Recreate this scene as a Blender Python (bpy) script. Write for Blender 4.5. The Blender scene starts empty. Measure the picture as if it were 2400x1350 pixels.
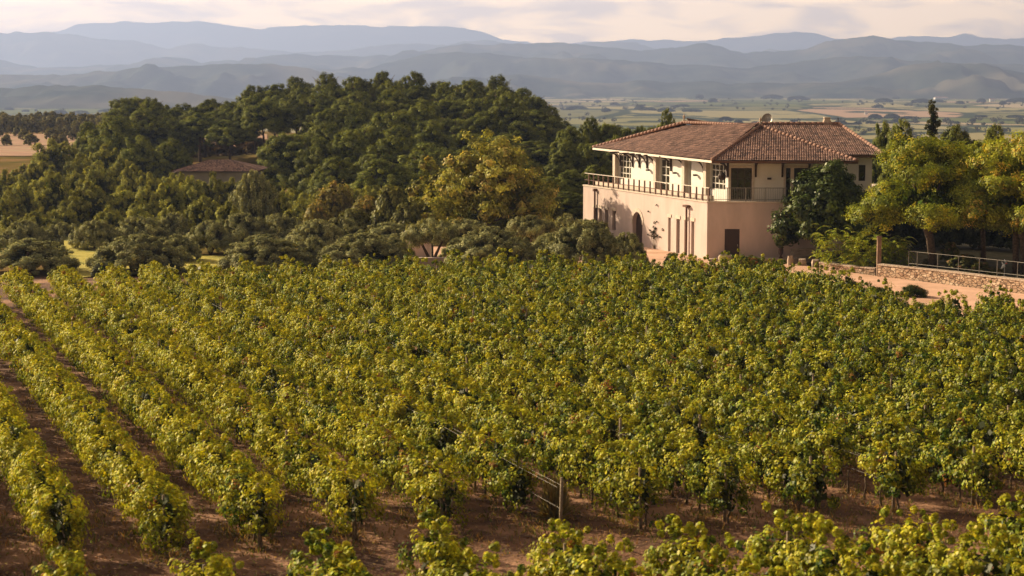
import bpy, math, random
import numpy as np
from mathutils import Vector, noise as mnoise

# ------------------------------------------------------------------ camera, world, sun, exposure
SC = bpy.context.scene
COL = SC.collection
F_PX, HOR, CAM_H = 4400.0, 192.0, 13.0
PITCH = math.atan((675 - HOR) / F_PX)
CP, SP = math.cos(PITCH), math.sin(PITCH)
cam = bpy.data.cameras.new('camera')
cam.sensor_width = 36.0
cam.lens = F_PX / 2400 * 36
cam.clip_start = 0.5
cam.clip_end = 120000
cam.dof.use_dof = True
cam.dof.focus_distance = 115
cam.dof.aperture_fstop = 1.3
cam_o = bpy.data.objects.new('camera', cam)
COL.objects.link(cam_o)
cam_o.location = (0, 0, CAM_H)
cam_o.rotation_euler = (math.pi / 2 - PITCH, 0, 0)
SC.camera = cam_o

SUN_EL = math.radians(24.0)
SUN_BEHIND = math.radians(34)                     # how far the sun stands behind the left-right line
sdir = Vector((-math.cos(SUN_BEHIND) * math.cos(SUN_EL), math.sin(SUN_BEHIND) * math.cos(SUN_EL), math.sin(SUN_EL)))
sun = bpy.data.lights.new('sun', 'SUN')
sun.energy = 5.0
sun.angle = math.radians(0.6)
sun.color = (1.0, 0.79, 0.52)
sun_o = bpy.data.objects.new('sun', sun)
COL.objects.link(sun_o)
sun_o.rotation_euler = sdir.to_track_quat('Z', 'Y').to_euler()
sun_o.location = (-60, 60, 60)

SC.view_settings.view_transform = 'Standard'
SC.view_settings.look = 'None'
SC.view_settings.gamma = 1
SC.view_settings.exposure = 1.02
SC.cycles.max_bounces = 6
SC.cycles.diffuse_bounces = 1
SC.cycles.transmission_bounces = 3
SC.cycles.volume_bounces = 0
SC.cycles.use_fast_gi = False

world = bpy.data.worlds.new('World')
SC.world = world
world.use_nodes = True
wt = world.node_tree
wt.nodes.clear()
def N(tree, kind, **kw):
    n = tree.nodes.new(kind)
    for k, v in kw.items():
        if k.startswith('i_'):
            n.inputs[k[2:]].default_value = v
        else:
            setattr(n, k, v)
    return n
def build_world():
    t = wt
    L = t.links.new
    sky = N(t, 'ShaderNodeTexSky')
    sky.sky_type = 'NISHITA'
    sky.sun_disc = False
    sky.sun_elevation = SUN_EL
    sky.sun_rotation = math.atan2(sdir.x, sdir.y) % (2 * math.pi)
    sky.air_density = 1.0; sky.dust_density = 2.5; sky.ozone_density = 1.0
    tc = N(t, 'ShaderNodeTexCoord')
    mp = N(t, 'ShaderNodeMapping'); mp.inputs['Scale'].default_value = (1, 1, 4.5)
    L(tc.outputs['Generated'], mp.inputs['Vector'])
    nz = N(t, 'ShaderNodeTexNoise'); nz.inputs['Scale'].default_value = 20; nz.inputs['Detail'].default_value = 8; nz.inputs['Roughness'].default_value = 0.58
    nz.inputs['Distortion'].default_value = 0.5
    L(mp.outputs[0], nz.inputs['Vector'])
    # cloud tone: lit cream against grey-mauve undersides
    tone = N(t, 'ShaderNodeValToRGB')
    tone.color_ramp.elements[0].position = 0.40; tone.color_ramp.elements[0].color = (29.0, 19.5, 12.0, 1)
    tone.color_ramp.elements[1].position = 0.56; tone.color_ramp.elements[1].color = (54.0, 34.5, 16.0, 1)
    L(nz.outputs['Fac'], tone.inputs[0])
    nz2 = N(t, 'ShaderNodeTexNoise'); nz2.inputs['Scale'].default_value = 3; nz2.inputs['Detail'].default_value = 5
    L(mp.outputs[0], nz2.inputs['Vector'])
    sep = N(t, 'ShaderNodeSeparateXYZ'); L(tc.outputs['Generated'], sep.inputs[0])
    lowb = N(t, 'ShaderNodeMapRange'); lowb.inputs['From Min'].default_value = 0.05; lowb.inputs['From Max'].default_value = 0.16
    lowb.inputs['To Min'].default_value = 1.0; lowb.inputs['To Max'].default_value = 0.0
    L(sep.outputs['Z'], lowb.inputs['Value'])
    msk = N(t, 'ShaderNodeMapRange'); msk.inputs['From Min'].default_value = 0.42; msk.inputs['From Max'].default_value = 0.6
    L(nz2.outputs['Fac'], msk.inputs['Value'])
    mx = N(t, 'ShaderNodeMath', operation='MAXIMUM'); L(lowb.outputs[0], mx.inputs[0])
    ms = N(t, 'ShaderNodeMath', operation='MULTIPLY'); ms.inputs[1].default_value = 0.15; L(msk.outputs[0], ms.inputs[0]); L(ms.outputs[0], mx.inputs[1])
    warm = N(t, 'ShaderNodeVectorMath', operation='MULTIPLY'); L(sky.outputs[0], warm.inputs[0]); warm.inputs[1].default_value = (0.42, 0.375, 0.31)
    mix = N(t, 'ShaderNodeMixRGB'); L(mx.outputs[0], mix.inputs[0]); L(warm.outputs[0], mix.inputs[1]); L(tone.outputs[0], mix.inputs[2])
    bg = N(t, 'ShaderNodeBackground'); bg.inputs['Strength'].default_value = 0.085
    # the sky is brighter on the sun's side of the valley than behind the camera
    dt = N(t, 'ShaderNodeVectorMath', operation='DOT_PRODUCT'); L(tc.outputs['Generated'], dt.inputs[0]); dt.inputs[1].default_value = (-0.5, 0.866, 0.0)
    gr = N(t, 'ShaderNodeMapRange'); gr.inputs['From Min'].default_value = -0.5; gr.inputs['From Max'].default_value = 0.6; gr.inputs['To Min'].default_value = 0.22; gr.inputs['To Max'].default_value = 1.0
    L(dt.outputs['Value'], gr.inputs['Value'])
    ml = N(t, 'ShaderNodeVectorMath', operation='SCALE'); L(mix.outputs[0], ml.inputs[0]); L(gr.outputs[0], ml.inputs['Scale'])
    L(ml.outputs[0], bg.inputs[0])
    out = N(t, 'ShaderNodeOutputWorld'); L(bg.outputs[0], out.inputs[0])
build_world()

# ------------------------------------------------------------------ helpers
rng = np.random.default_rng(11)
rnd = random.Random(5)

def ray(px, py):
    xc, yc = (px - 1200) / F_PX, (675 - py) / F_PX
    return Vector((xc, CP + yc * SP, -SP + yc * CP))
def at(px, py, z=0.0):
    d = ray(px, py); t = (z - CAM_H) / d.z
    return Vector((d.x * t, d.y * t, z))
def at_y(px, py, Y):
    d = ray(px, py); t = Y / d.y
    return Vector((d.x * t, Y, CAM_H + d.z * t))
def x_of(px, Y, z=0.0):
    return (px - 1200) / F_PX * (Y * CP + (CAM_H - z) * SP)
def px_of(p):
    dep = p[1] * CP + (CAM_H - p[2]) * SP
    return 1200 + F_PX * p[0] / dep, 675 - F_PX * ((p[2] - CAM_H) * CP + p[1] * SP) / dep
def t_px(O, u, px, z):
    k = (px - 1200) / F_PX
    return (k * (O[1] * CP + (CAM_H - z) * SP) - O[0]) / (u[0] - k * u[1] * CP)
def smooth(a, b, x):
    t = min(1, max(0, (x - a) / (b - a))); return t * t * (3 - 2 * t)
def interp(pts, x):
    return float(np.interp(x, [p[0] for p in pts], [p[1] for p in pts]))

def tag(o, label=None, cat=None, group=None, kind=None):
    if label: o['label'] = label
    if cat: o['category'] = cat
    if group: o['group'] = group
    if kind: o['kind'] = kind
    return o
def empty(name, loc=(0, 0, 0), label=None, cat=None, group=None, rz=0.0, sc=None):
    o = bpy.data.objects.new(name, None); COL.objects.link(o)
    o.empty_display_size = 0.3
    o.location = loc; o.rotation_euler = (0, 0, rz)
    if sc: o.scale = sc
    return tag(o, label, cat, group)
def link(name, me, parent=None):
    o = bpy.data.objects.new(name, me); COL.objects.link(o)
    if parent is not None: o.parent = parent
    return o

class MB:
    def __init__(s): s.v, s.f, s.uv = [], [], []
    def poly(s, pts):
        b = len(s.v); s.v += [tuple(p) for p in pts]; s.f.append(tuple(range(b, b + len(pts)))); return s
    def hexa(s, p):           # 8 points: 4 bottom ccw, 4 top ccw
        b = len(s.v); s.v += [tuple(q) for q in p]
        for f in ((0, 3, 2, 1), (4, 5, 6, 7), (0, 1, 5, 4), (1, 2, 6, 5), (2, 3, 7, 6), (3, 0, 4, 7)):
            s.f.append(tuple(b + i for i in f))
        return s
    def box(s, c, size, rz=0.0):
        cx, cy, cz = c; hx, hy, hz = size[0] / 2, size[1] / 2, size[2] / 2
        ca, sa = math.cos(rz), math.sin(rz); P = []
        for z in (-hz, hz):
            for x, y in ((-hx, -hy), (hx, -hy), (hx, hy), (-hx, hy)):
                P.append((cx + x * ca - y * sa, cy + x * sa + y * ca, cz + z))
        return s.hexa(P)
    def fbox(s, O, u, n, t0, t1, n0, n1, z0, z1):   # box in a facade frame
        P = []
        for z in (z0, z1):
            for t, m in ((t0, n0), (t1, n0), (t1, n1), (t0, n1)):
                q = O + u * t + n * m; P.append((q.x, q.y, z))
        return s.hexa(P)
    def tube(s, pts, rad, sides=7, cap=True):
        pts = [Vector(p) for p in pts]; b = len(s.v); n = len(pts)
        for i, p in enumerate(pts):
            d = (pts[min(i + 1, n - 1)] - pts[max(i - 1, 0)]).normalized()
            a = d.cross(Vector((0, 0, 1)) if abs(d.z) < 0.9 else Vector((1, 0, 0))).normalized(); c = d.cross(a)
            r = rad[i] if isinstance(rad, (list, tuple)) else rad
            for k in range(sides):
                an = 2 * math.pi * k / sides
                s.v.append(tuple(p + a * (math.cos(an) * r) + c * (math.sin(an) * r)))
        for i in range(n - 1):
            for k in range(sides):
                k2 = (k + 1) % sides
                s.f.append((b + i * sides + k, b + i * sides + k2, b + (i + 1) * sides + k2, b + (i + 1) * sides + k))
        if cap:
            s.f.append(tuple(b + k for k in range(sides))[::-1]); s.f.append(tuple(b + (n - 1) * sides + k for k in range(sides)))
        return s
    def lathe(s, prof, c=(0, 0, 0), sides=14):
        b = len(s.v)
        for r, z in prof:
            for k in range(sides):
                an = 2 * math.pi * k / sides
                s.v.append((c[0] + r * math.cos(an), c[1] + r * math.sin(an), c[2] + z))
        for i in range(len(prof) - 1):
            for k in range(sides):
                k2 = (k + 1) % sides
                s.f.append((b + i * sides + k, b + i * sides + k2, b + (i + 1) * sides + k2, b + (i + 1) * sides + k))
        s.f.append(tuple(b + k for k in range(sides))[::-1]); s.f.append(tuple(b + (len(prof) - 1) * sides + k for k in range(sides)))
        return s
    def mesh(s, name, mat, smooth_=False):
        me = bpy.data.meshes.new(name); me.from_pydata(s.v, [], s.f); me.update()
        if mat: me.materials.append(mat)
        if smooth_: me.polygons.foreach_set('use_smooth', [True] * len(me.polygons))
        return me
    def build(s, name, mat, parent=None, smooth_=False):
        return link(name, s.mesh(name, mat, smooth_), parent)

def quad_mesh(name, V, C, mat):
    """V (n,4,3) corners of n leaves, C (n,3) their colours."""
    n = V.shape[0]
    me = bpy.data.meshes.new(name)
    me.vertices.add(n * 4); me.vertices.foreach_set('co', V.astype(np.float32).ravel())
    me.loops.add(n * 4); me.loops.foreach_set('vertex_index', np.arange(n * 4, dtype=np.int32))
    me.polygons.add(n); me.polygons.foreach_set('loop_start', np.arange(0, n * 4, 4, dtype=np.int32))
    try: me.polygons.foreach_set('loop_total', np.full(n, 4, dtype=np.int32))
    except Exception: pass
    a = me.attributes.new('Col', 'FLOAT_COLOR', 'POINT')
    c4 = np.ones((n, 4, 4), np.float32); c4[:, :, :3] = C[:, None, :]
    a.data.foreach_set('color', c4.ravel())
    me.update(calc_edges=True); me.materials.append(mat)
    return me

def unit(a): return a / np.maximum(np.linalg.norm(a, axis=1, keepdims=True), 1e-9)
def leaf_quads(P, Nr, size, aspect, r=rng):
    n = len(P)
    t = unit(np.cross(Nr, r.normal(size=(n, 3)))); b = np.cross(Nr, t)
    s = (size * r.uniform(0.7, 1.3, n))[:, None] * 0.5
    V = np.stack([P + t * s, P + b * s * aspect, P - t * s, P - b * s * aspect], axis=1)
    return V
def puff_leaves(cen, rad, nper, size, aspect=0.7, bias=1.0, up=0.35, shell=0.55, r=rng, squash=0.85, outs=None, okk=0.8):
    """Leaves around each clump centre; returns positions-quads, clump index and the height within the clump."""
    n = len(cen); idx = np.repeat(np.arange(n), nper)
    d = unit(r.normal(size=(len(idx), 3)))
    rr = rad[idx] * r.uniform(shell, 1.05, len(idx))
    P = cen[idx] + d * rr[:, None] * np.array([1, 1, squash])
    Nr = unit(d * bias + r.normal(size=d.shape) * 0.30 + np.array([0, 0, up]))
    if outs is not None: Nr = unit(Nr + outs[idx] * okk)
    return leaf_quads(P, Nr, size, aspect, r), idx, d
def vary(base, n, r=rng, v=0.22, h=0.12):
    base = np.array(base)[None, :] if np.ndim(base) == 1 else base
    k = np.clip(1 + r.normal(size=(n, 1)) * v, 0.45, 1.7)
    hh = r.normal(size=(n, 1)) * h
    return np.clip(base * k * np.concatenate([1 + hh, np.ones_like(hh), 1 - hh * 0.5], axis=1), 0.002, 0.9)

# ------------------------------------------------------------------ materials
def new_mat(name):
    m = bpy.data.materials.new(name); m.use_nodes = True; t = m.node_tree; t.nodes.clear()
    out = N(t, 'ShaderNodeOutputMaterial')
    return m, t, out, t.links.new
def mat_leaf(name, trans=0.4, gloss=0.05, tint=(1.25, 1.15, 0.5), objvar=0.25, rough=0.45):
    m, t, out, L = new_mat(name)
    at_ = N(t, 'ShaderNodeAttribute', attribute_name='Col')
    oi = N(t, 'ShaderNodeObjectInfo')
    mr = N(t, 'ShaderNodeMapRange'); mr.inputs['To Min'].default_value = 1 - objvar; mr.inputs['To Max'].default_value = 1 + objvar
    L(oi.outputs['Random'], mr.inputs['Value'])
    sc = N(t, 'ShaderNodeVectorMath', operation='SCALE'); L(at_.outputs['Color'], sc.inputs[0]); L(mr.outputs[0], sc.inputs['Scale'])
    tn = N(t, 'ShaderNodeVectorMath', operation='MULTIPLY'); L(sc.outputs[0], tn.inputs[0]); tn.inputs[1].default_value = tint
    df = N(t, 'ShaderNodeBsdfDiffuse'); L(sc.outputs[0], df.inputs[0])
    tr = N(t, 'ShaderNodeBsdfTranslucent'); L(tn.outputs[0], tr.inputs[0])
    mx = N(t, 'ShaderNodeMixShader'); mx.inputs[0].default_value = trans; L(df.outputs[0], mx.inputs[1]); L(tr.outputs[0], mx.inputs[2])
    gl = N(t, 'ShaderNodeBsdfGlossy'); gl.inputs['Roughness'].default_value = rough; gl.inputs[0].default_value = (0.9, 0.9, 0.8, 1)
    m2 = N(t, 'ShaderNodeMixShader'); m2.inputs[0].default_value = gloss; L(mx.outputs[0], m2.inputs[1]); L(gl.outputs[0], m2.inputs[2])
    L(m2.outputs[0], out.inputs[0]); return m
def mat_noise(name, c1, c2, scale=3.0, rough=0.85, bump=0.0, bscale=None, spec=0.3, detail=6, c3=None, s3=0.3, metal=0.0, coord='Object', pos=(0.35, 0.65), vscale=(1, 1, 1)):
    m, t, out, L = new_mat(name)
    tc = N(t, 'ShaderNodeTexCoord')
    mp = N(t, 'ShaderNodeMapping'); mp.inputs['Scale'].default_value = vscale; L(tc.outputs[coord], mp.inputs[0])
    nz = N(t, 'ShaderNodeTexNoise'); nz.inputs['Scale'].default_value = scale; nz.inputs['Detail'].default_value = detail; nz.inputs['Roughness'].default_value = 0.6
    L(mp.outputs[0], nz.inputs['Vector'])
    cr = N(t, 'ShaderNodeValToRGB'); cr.color_ramp.elements[0].position = pos[0]; cr.color_ramp.elements[1].position = pos[1]
    cr.color_ramp.elements[0].color = (*c1, 1); cr.color_ramp.elements[1].color = (*c2, 1); L(nz.outputs['Fac'], cr.inputs[0])
    col = cr.outputs[0]
    if c3 is not None:
        n3 = N(t, 'ShaderNodeTexNoise'); n3.inputs['Scale'].default_value = s3; n3.inputs['Detail'].default_value = 4; L(mp.outputs[0], n3.inputs['Vector'])
        r3 = N(t, 'ShaderNodeMapRange'); r3.inputs['From Min'].default_value = 0.5; r3.inputs['From Max'].default_value = 0.65; L(n3.outputs['Fac'], r3.inputs['Value'])
        mx = N(t, 'ShaderNodeMixRGB'); L(r3.outputs[0], mx.inputs[0]); L(col, mx.inputs[1]); mx.inputs[2].default_value = (*c3, 1); col = mx.outputs[0]
    p = N(t, 'ShaderNodeBsdfPrincipled'); L(col, p.inputs['Base Color']); p.inputs['Roughness'].default_value = rough
    p.inputs['Specular IOR Level'].default_value = spec; p.inputs['Metallic'].default_value = metal
    if bump:
        nb = N(t, 'ShaderNodeTexNoise'); nb.inputs['Scale'].default_value = bscale or scale * 4; nb.inputs['Detail'].default_value = 6; L(mp.outputs[0], nb.inputs['Vector'])
        bp = N(t, 'ShaderNodeBump'); bp.inputs['Strength'].default_value = bump; bp.inputs['Distance'].default_value = 0.1; L(nb.outputs['Fac'], bp.inputs['Height']); L(bp.outputs[0], p.inputs['Normal'])
    L(p.outputs[0], out.inputs[0]); return m

M = {}
M['vine'] = mat_leaf('vine_leaf', trans=0.26, gloss=0.018, objvar=0.0, tint=(1.35, 1.2, 0.45))
M['olive'] = mat_leaf('olive_leaf', trans=0.20, gloss=0.015, objvar=0.15, tint=(1.3, 1.15, 0.6))
M['pine'] = mat_leaf('pine_needles', trans=0.22, gloss=0.01, objvar=0.22, tint=(1.4, 1.2, 0.5))
M['broad'] = mat_leaf('broad_leaf', trans=0.30, gloss=0.015, objvar=0.12)
M['glossleaf'] = mat_leaf('glossy_leaf', trans=0.18, gloss=0.022, objvar=0.1, rough=0.4)
M['bark'] = mat_noise('bark', (0.06, 0.04, 0.028), (0.16, 0.115, 0.08), 6, 0.95, 0.6, 14)
M['vinewood'] = mat_noise('vine_wood', (0.09, 0.06, 0.04), (0.22, 0.16, 0.10), 14, 0.95, 0.5, 30)
M['postwood'] = mat_noise('post_wood', (0.20, 0.15, 0.10), (0.34, 0.27, 0.19), 9, 0.9, 0.4, 20)
M['wire'] = mat_noise('wire', (0.30, 0.28, 0.25), (0.42, 0.40, 0.36), 5, 0.6, metal=0.2)
M['plaster'] = mat_noise('plaster', (0.52, 0.42, 0.375), (0.65, 0.52, 0.47), 1.1, 0.9, 0.15, 9, c3=(0.55, 0.44, 0.39), s3=0.5, vscale=(1, 1, .35), pos=(.25, .6))
M['upper'] = mat_noise('upper_plaster', (0.80, 0.74, 0.67), (0.86, 0.81, 0.74), 0.7, 0.9, 0.08, 9)
M['trim'] = mat_noise('stone_trim', (0.60, 0.50, 0.41), (0.70, 0.60, 0.50), 4, 0.85, 0.15, 20)
M['fascia'] = mat_noise('painted_fascia', (0.74, 0.66, 0.56), (0.82, 0.74, 0.64), 2, 0.6)
M['soffit'] = mat_noise('soffit_boards', (0.10, 0.06, 0.04), (0.16, 0.10, 0.07), 3, 0.8, vscale=(1, 6, 1))
M['darkwood'] = mat_noise('dark_timber', (0.035, 0.022, 0.016), (0.075, 0.048, 0.034), 5, 0.6)
M['rustmetal'] = mat_noise('rust_metal', (0.10, 0.045, 0.028), (0.16, 0.08, 0.05), 6, 0.55)
M['whiteframe'] = mat_noise('white_frame', (0.72, 0.68, 0.60), (0.82, 0.78, 0.70), 3, 0.5)
M['greymetal'] = mat_noise('grey_metal', (0.20, 0.19, 0.17), (0.30, 0.28, 0.25), 5, 0.45, metal=0.4)
M['door'] = mat_noise('brown_door', (0.042, 0.026, 0.022), (0.06, 0.036, 0.03), 3, 0.5, vscale=(1, 1, 0.3))
M['path'] = mat_noise('pink_gravel', (0.60, 0.37, 0.255), (0.74, 0.47, 0.335), 0.6, 0.95, 0.25, 12, c3=(0.52, 0.31, 0.20), s3=0.25, coord='Object')
M['lawn'] = mat_noise('lawn', (0.36, 0.32, 0.04), (0.52, 0.44, 0.08), 1.2, 0.95, 0.6, 25, c3=(0.26, 0.26, 0.04), s3=0.4)
M['stone'] = None
M['urn'] = mat_noise('dark_urn', (0.05, 0.03, 0.024), (0.09, 0.055, 0.042), 6, 0.7)
M['block'] = mat_noise('pale_stone', (0.42, 0.33, 0.25), (0.58, 0.46, 0.36), 3, 0.95, 0.5, 12)
M['white'] = mat_noise('white_paint', (0.75, 0.74, 0.70), (0.82, 0.81, 0.78), 3, 0.6)
M['rock'] = M['block']

def mat_glass():
    m, t, out, L = new_mat('window_glass')
    p = N(t, 'ShaderNodeBsdfPrincipled'); p.inputs['Roughness'].default_value = 0.06
    tc = N(t, 'ShaderNodeTexCoord'); nz = N(t, 'ShaderNodeTexNoise'); nz.inputs['Scale'].default_value = 1.6; L(tc.outputs['Object'], nz.inputs['Vector'])
    cr = N(t, 'ShaderNodeValToRGB'); cr.color_ramp.elements[0].position = .4; cr.color_ramp.elements[1].position = .65
    cr.color_ramp.elements[0].color = (0.018, 0.016, 0.013, 1); cr.color_ramp.elements[1].color = (0.07, 0.065, 0.04, 1)
    L(nz.outputs['Fac'], cr.inputs[0]); L(cr.outputs[0], p.inputs['Base Color']); p.inputs['Specular IOR Level'].default_value = 0.6
    L(p.outputs[0], out.inputs[0]); return m
M['glass'] = mat_glass()

def mat_stonewall():
    m, t, out, L = new_mat('dry_stone_wall')
    tc = N(t, 'ShaderNodeTexCoord')
    mp = N(t, 'ShaderNodeMapping'); mp.inputs['Scale'].default_value = (1, 1, 1.7); L(tc.outputs['Object'], mp.inputs[0])
    nd = N(t, 'ShaderNodeTexNoise'); nd.inputs['Scale'].default_value = 2.5; L(mp.outputs[0], nd.inputs['Vector'])
    mx = N(t, 'ShaderNodeMixRGB'); mx.inputs[0].default_value = 0.12; L(mp.outputs[0], mx.inputs[1]); L(nd.outputs['Color'], mx.inputs[2])
    v = N(t, 'ShaderNodeTexVoronoi'); v.inputs['Scale'].default_value = 3.6; L(mx.outputs[0], v.inputs['Vector'])
    ve = N(t, 'ShaderNodeTexVoronoi'); ve.feature = 'DISTANCE_TO_EDGE'; ve.inputs['Scale'].default_value = 3.6; L(mx.outputs[0], ve.inputs['Vector'])
    sp = N(t, 'ShaderNodeSeparateColor'); L(v.outputs['Color'], sp.inputs[0])
    cr = N(t, 'ShaderNodeValToRGB'); e = cr.color_ramp.elements
    e[0].position = 0; e[0].color = (0.34, 0.21, 0.13, 1); e[1].position = 1; e[1].color = (0.68, 0.52, 0.37, 1)
    e2 = e.new(0.5); e2.color = (0.50, 0.34, 0.22, 1)
    L(sp.outputs[0], cr.inputs[0])
    er = N(t, 'ShaderNodeMapRange'); er.inputs['From Min'].default_value = 0.0; er.inputs['From Max'].default_value = 0.09; L(ve.outputs['Distance'], er.inputs['Value'])
    m3 = N(t, 'ShaderNodeMixRGB'); L(er.outputs[0], m3.inputs[0]); m3.inputs[1].default_value = (0.13, 0.08, 0.05, 1); L(cr.outputs[0], m3.inputs[2])
    p = N(t, 'ShaderNodeBsdfPrincipled'); p.inputs['Roughness'].default_value = 0.95; L(m3.outputs[0], p.inputs['Base Color'])
    bp = N(t, 'ShaderNodeBump'); bp.inputs['Strength'].default_value = 0.9; bp.inputs['Distance'].default_value = 0.08; L(er.outputs[0], bp.inputs['Height']); L(bp.outputs[0], p.inputs['Normal'])
    L(p.outputs[0], out.inputs[0]); return m
M['stone'] = mat_stonewall()

def mat_tiles():
    m, t, out, L = new_mat('clay_tiles')
    uv = N(t, 'ShaderNodeUVMap', uv_map='UVMap')
    sn = N(t, 'ShaderNodeVectorMath', operation='FLOOR'); L(uv.outputs[0], sn.inputs[0])
    wn = N(t, 'ShaderNodeTexWhiteNoise', noise_dimensions='2D'); L(sn.outputs[0], wn.inputs['Vector'])
    cr = N(t, 'ShaderNodeValToRGB'); e = cr.color_ramp.elements
    e[0].position = 0; e[0].color = (0.075, 0.045, 0.040, 1); e[1].position = 1; e[1].color = (0.38, 0.235, 0.185, 1)
    a = e.new(0.25); a.color = (0.19, 0.11, 0.09, 1); b = e.new(0.7); b.color = (0.28, 0.165, 0.13, 1)
    L(wn.outputs['Value'], cr.inputs[0])
    tc = N(t, 'ShaderNodeTexCoord'); nz = N(t, 'ShaderNodeTexNoise'); nz.inputs['Scale'].default_value = 0.9; nz.inputs['Detail'].default_value = 5; L(tc.outputs['Object'], nz.inputs['Vector'])
    rr = N(t, 'ShaderNodeMapRange'); rr.inputs['From Min'].default_value = .35; rr.inputs['From Max'].default_value = .65; rr.inputs['To Min'].default_value = .82; rr.inputs['To Max'].default_value = 1.12
    L(nz.outputs['Fac'], rr.inputs['Value'])
    s = N(t, 'ShaderNodeVectorMath', operation='SCALE'); L(cr.outputs[0], s.inputs[0]); L(rr.outputs[0], s.inputs['Scale'])
    p = N(t, 'ShaderNodeBsdfPrincipled'); p.inputs['Roughness'].default_value = 0.85; L(s.outputs[0], p.inputs['Base Color'])
    L(p.outputs[0], out.inputs[0]); return m
M['tiles'] = mat_tiles()

def mat_ground():
    m, t, out, L = new_mat('countryside')
    ge = N(t, 'ShaderNodeNewGeometry')
    sep = N(t, 'ShaderNodeSeparateXYZ'); L(ge.outputs['Position'], sep.inputs[0])
    # near: dry grass and earth
    n1 = N(t, 'ShaderNodeTexNoise'); n1.inputs['Scale'].default_value = 0.08; n1.inputs['Detail'].default_value = 8; n1.inputs['Roughness'].default_value = .65; L(ge.outputs['Position'], n1.inputs['Vector'])
    c1 = N(t, 'ShaderNodeValToRGB'); e = c1.color_ramp.elements
    e[0].position = .35; e[0].color = (0.09, 0.085, 0.025, 1); e[1].position = .62; e[1].color = (0.24, 0.15, 0.07, 1); q = e.new(.5); q.color = (0.15, 0.115, 0.04, 1)
    L(n1.outputs['Fac'], c1.inputs[0])
    # far: patchwork of fields
    mp = N(t, 'ShaderNodeMapping'); mp.inputs['Scale'].default_value = (1 / 170, 1 / 420, 0); mp.inputs['Rotation'].default_value = (0, 0, 0.35); L(ge.outputs['Position'], mp.inputs[0])
    nd = N(t, 'ShaderNodeTexNoise'); nd.inputs['Scale'].default_value = 0.8; L(mp.outputs[0], nd.inputs['Vector'])
    md = N(t, 'ShaderNodeMixRGB'); md.inputs[0].default_value = .25; L(mp.outputs[0], md.inputs[1]); L(nd.outputs['Color'], md.inputs[2])
    vo = N(t, 'ShaderNodeTexVoronoi'); vo.inputs['Scale'].default_value = 1.0; L(md.outputs[0], vo.inputs['Vector'])
    sc = N(t, 'ShaderNodeSeparateColor'); L(vo.outputs['Color'], sc.inputs[0])
    c2 = N(t, 'ShaderNodeValToRGB'); c2.color_ramp.interpolation = 'CONSTANT'; e = c2.color_ramp.elements
    e[0].position = 0; e[0].color = (0.13, 0.15, 0.05, 1); e[1].position = .82; e[1].color = (0.40, 0.33, 0.22, 1)
    for p_, c_ in ((.15, (0.24, 0.23, 0.10)), (.32, (0.31, 0.28, 0.15)), (.45, (0.17, 0.17, 0.08)), (.58, (0.30, 0.27, 0.14)), (.74, (0.40, 0.28, 0.20))):
        q = e.new(p_); q.color = (*c_, 1)
    L(sc.outputs[0], c2.inputs[0])
    ve = N(t, 'ShaderNodeTexVoronoi'); ve.feature = 'DISTANCE_TO_EDGE'; ve.inputs['Scale'].default_value = 1.0; L(md.outputs[0], ve.inputs['Vector'])
    eg = N(t, 'ShaderNodeMapRange'); eg.inputs['From Min'].default_value = .03; eg.inputs['From Max'].default_value = .05; L(ve.outputs['Distance'], eg.inputs['Value'])
    n3 = N(t, 'ShaderNodeTexNoise'); n3.inputs['Scale'].default_value = 1.5; n3.inputs['Detail'].default_value = 3; L(mp.outputs[0], n3.inputs['Vector'])
    th = N(t, 'ShaderNodeMapRange'); th.inputs['From Min'].default_value = .60; th.inputs['From Max'].default_value = .56; L(n3.outputs['Fac'], th.inputs['Value'])
    mn = N(t, 'ShaderNodeMath', operation='MINIMUM'); L(eg.outputs[0], mn.inputs[0]); L(th.outputs[0], mn.inputs[1])
    mf = N(t, 'ShaderNodeMixRGB'); L(mn.outputs[0], mf.inputs[0]); mf.inputs[1].default_value = (0.045, 0.06, 0.03, 1); L(c2.outputs[0], mf.inputs[2])
    fr = N(t, 'ShaderNodeMapRange'); fr.inputs['From Min'].default_value = 650; fr.inputs['From Max'].default_value = 900; L(sep.outputs['Y'], fr.inputs['Value'])
    mx = N(t, 'ShaderNodeMixRGB'); L(fr.outputs[0], mx.inputs[0]); L(c1.outputs[0], mx.inputs[1]); L(mf.outputs[0], mx.inputs[2])
    p = N(t, 'ShaderNodeBsdfDiffuse'); L(mx.outputs[0], p.inputs[0])
    L(p.outputs[0], out.inputs[0]); return m
M['ground'] = mat_ground()
M['soil'] = mat_noise('vineyard_soil', (0.060, 0.026, 0.012), (0.20, 0.098, 0.048), 0.9, 0.95, 0.9, 6, c3=(0.38, 0.21, 0.12), s3=0.35, detail=10)  # base tones darkened for row shade, paler patches stand for sunlit soil
M['orchard'] = mat_noise('orchard_soil', (0.28, 0.15, 0.085), (0.38, 0.22, 0.13), 0.2, 0.95, c3=(0.30, 0.22, 0.11), s3=0.1)
M['mount'] = mat_noise('mountain_scrub', (0.018, 0.032, 0.028), (0.065, 0.075, 0.055), 0.006, 0.95, c3=(0.13, 0.12, 0.085), s3=0.0022, coord='Object', detail=8, spec=0.0)

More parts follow.
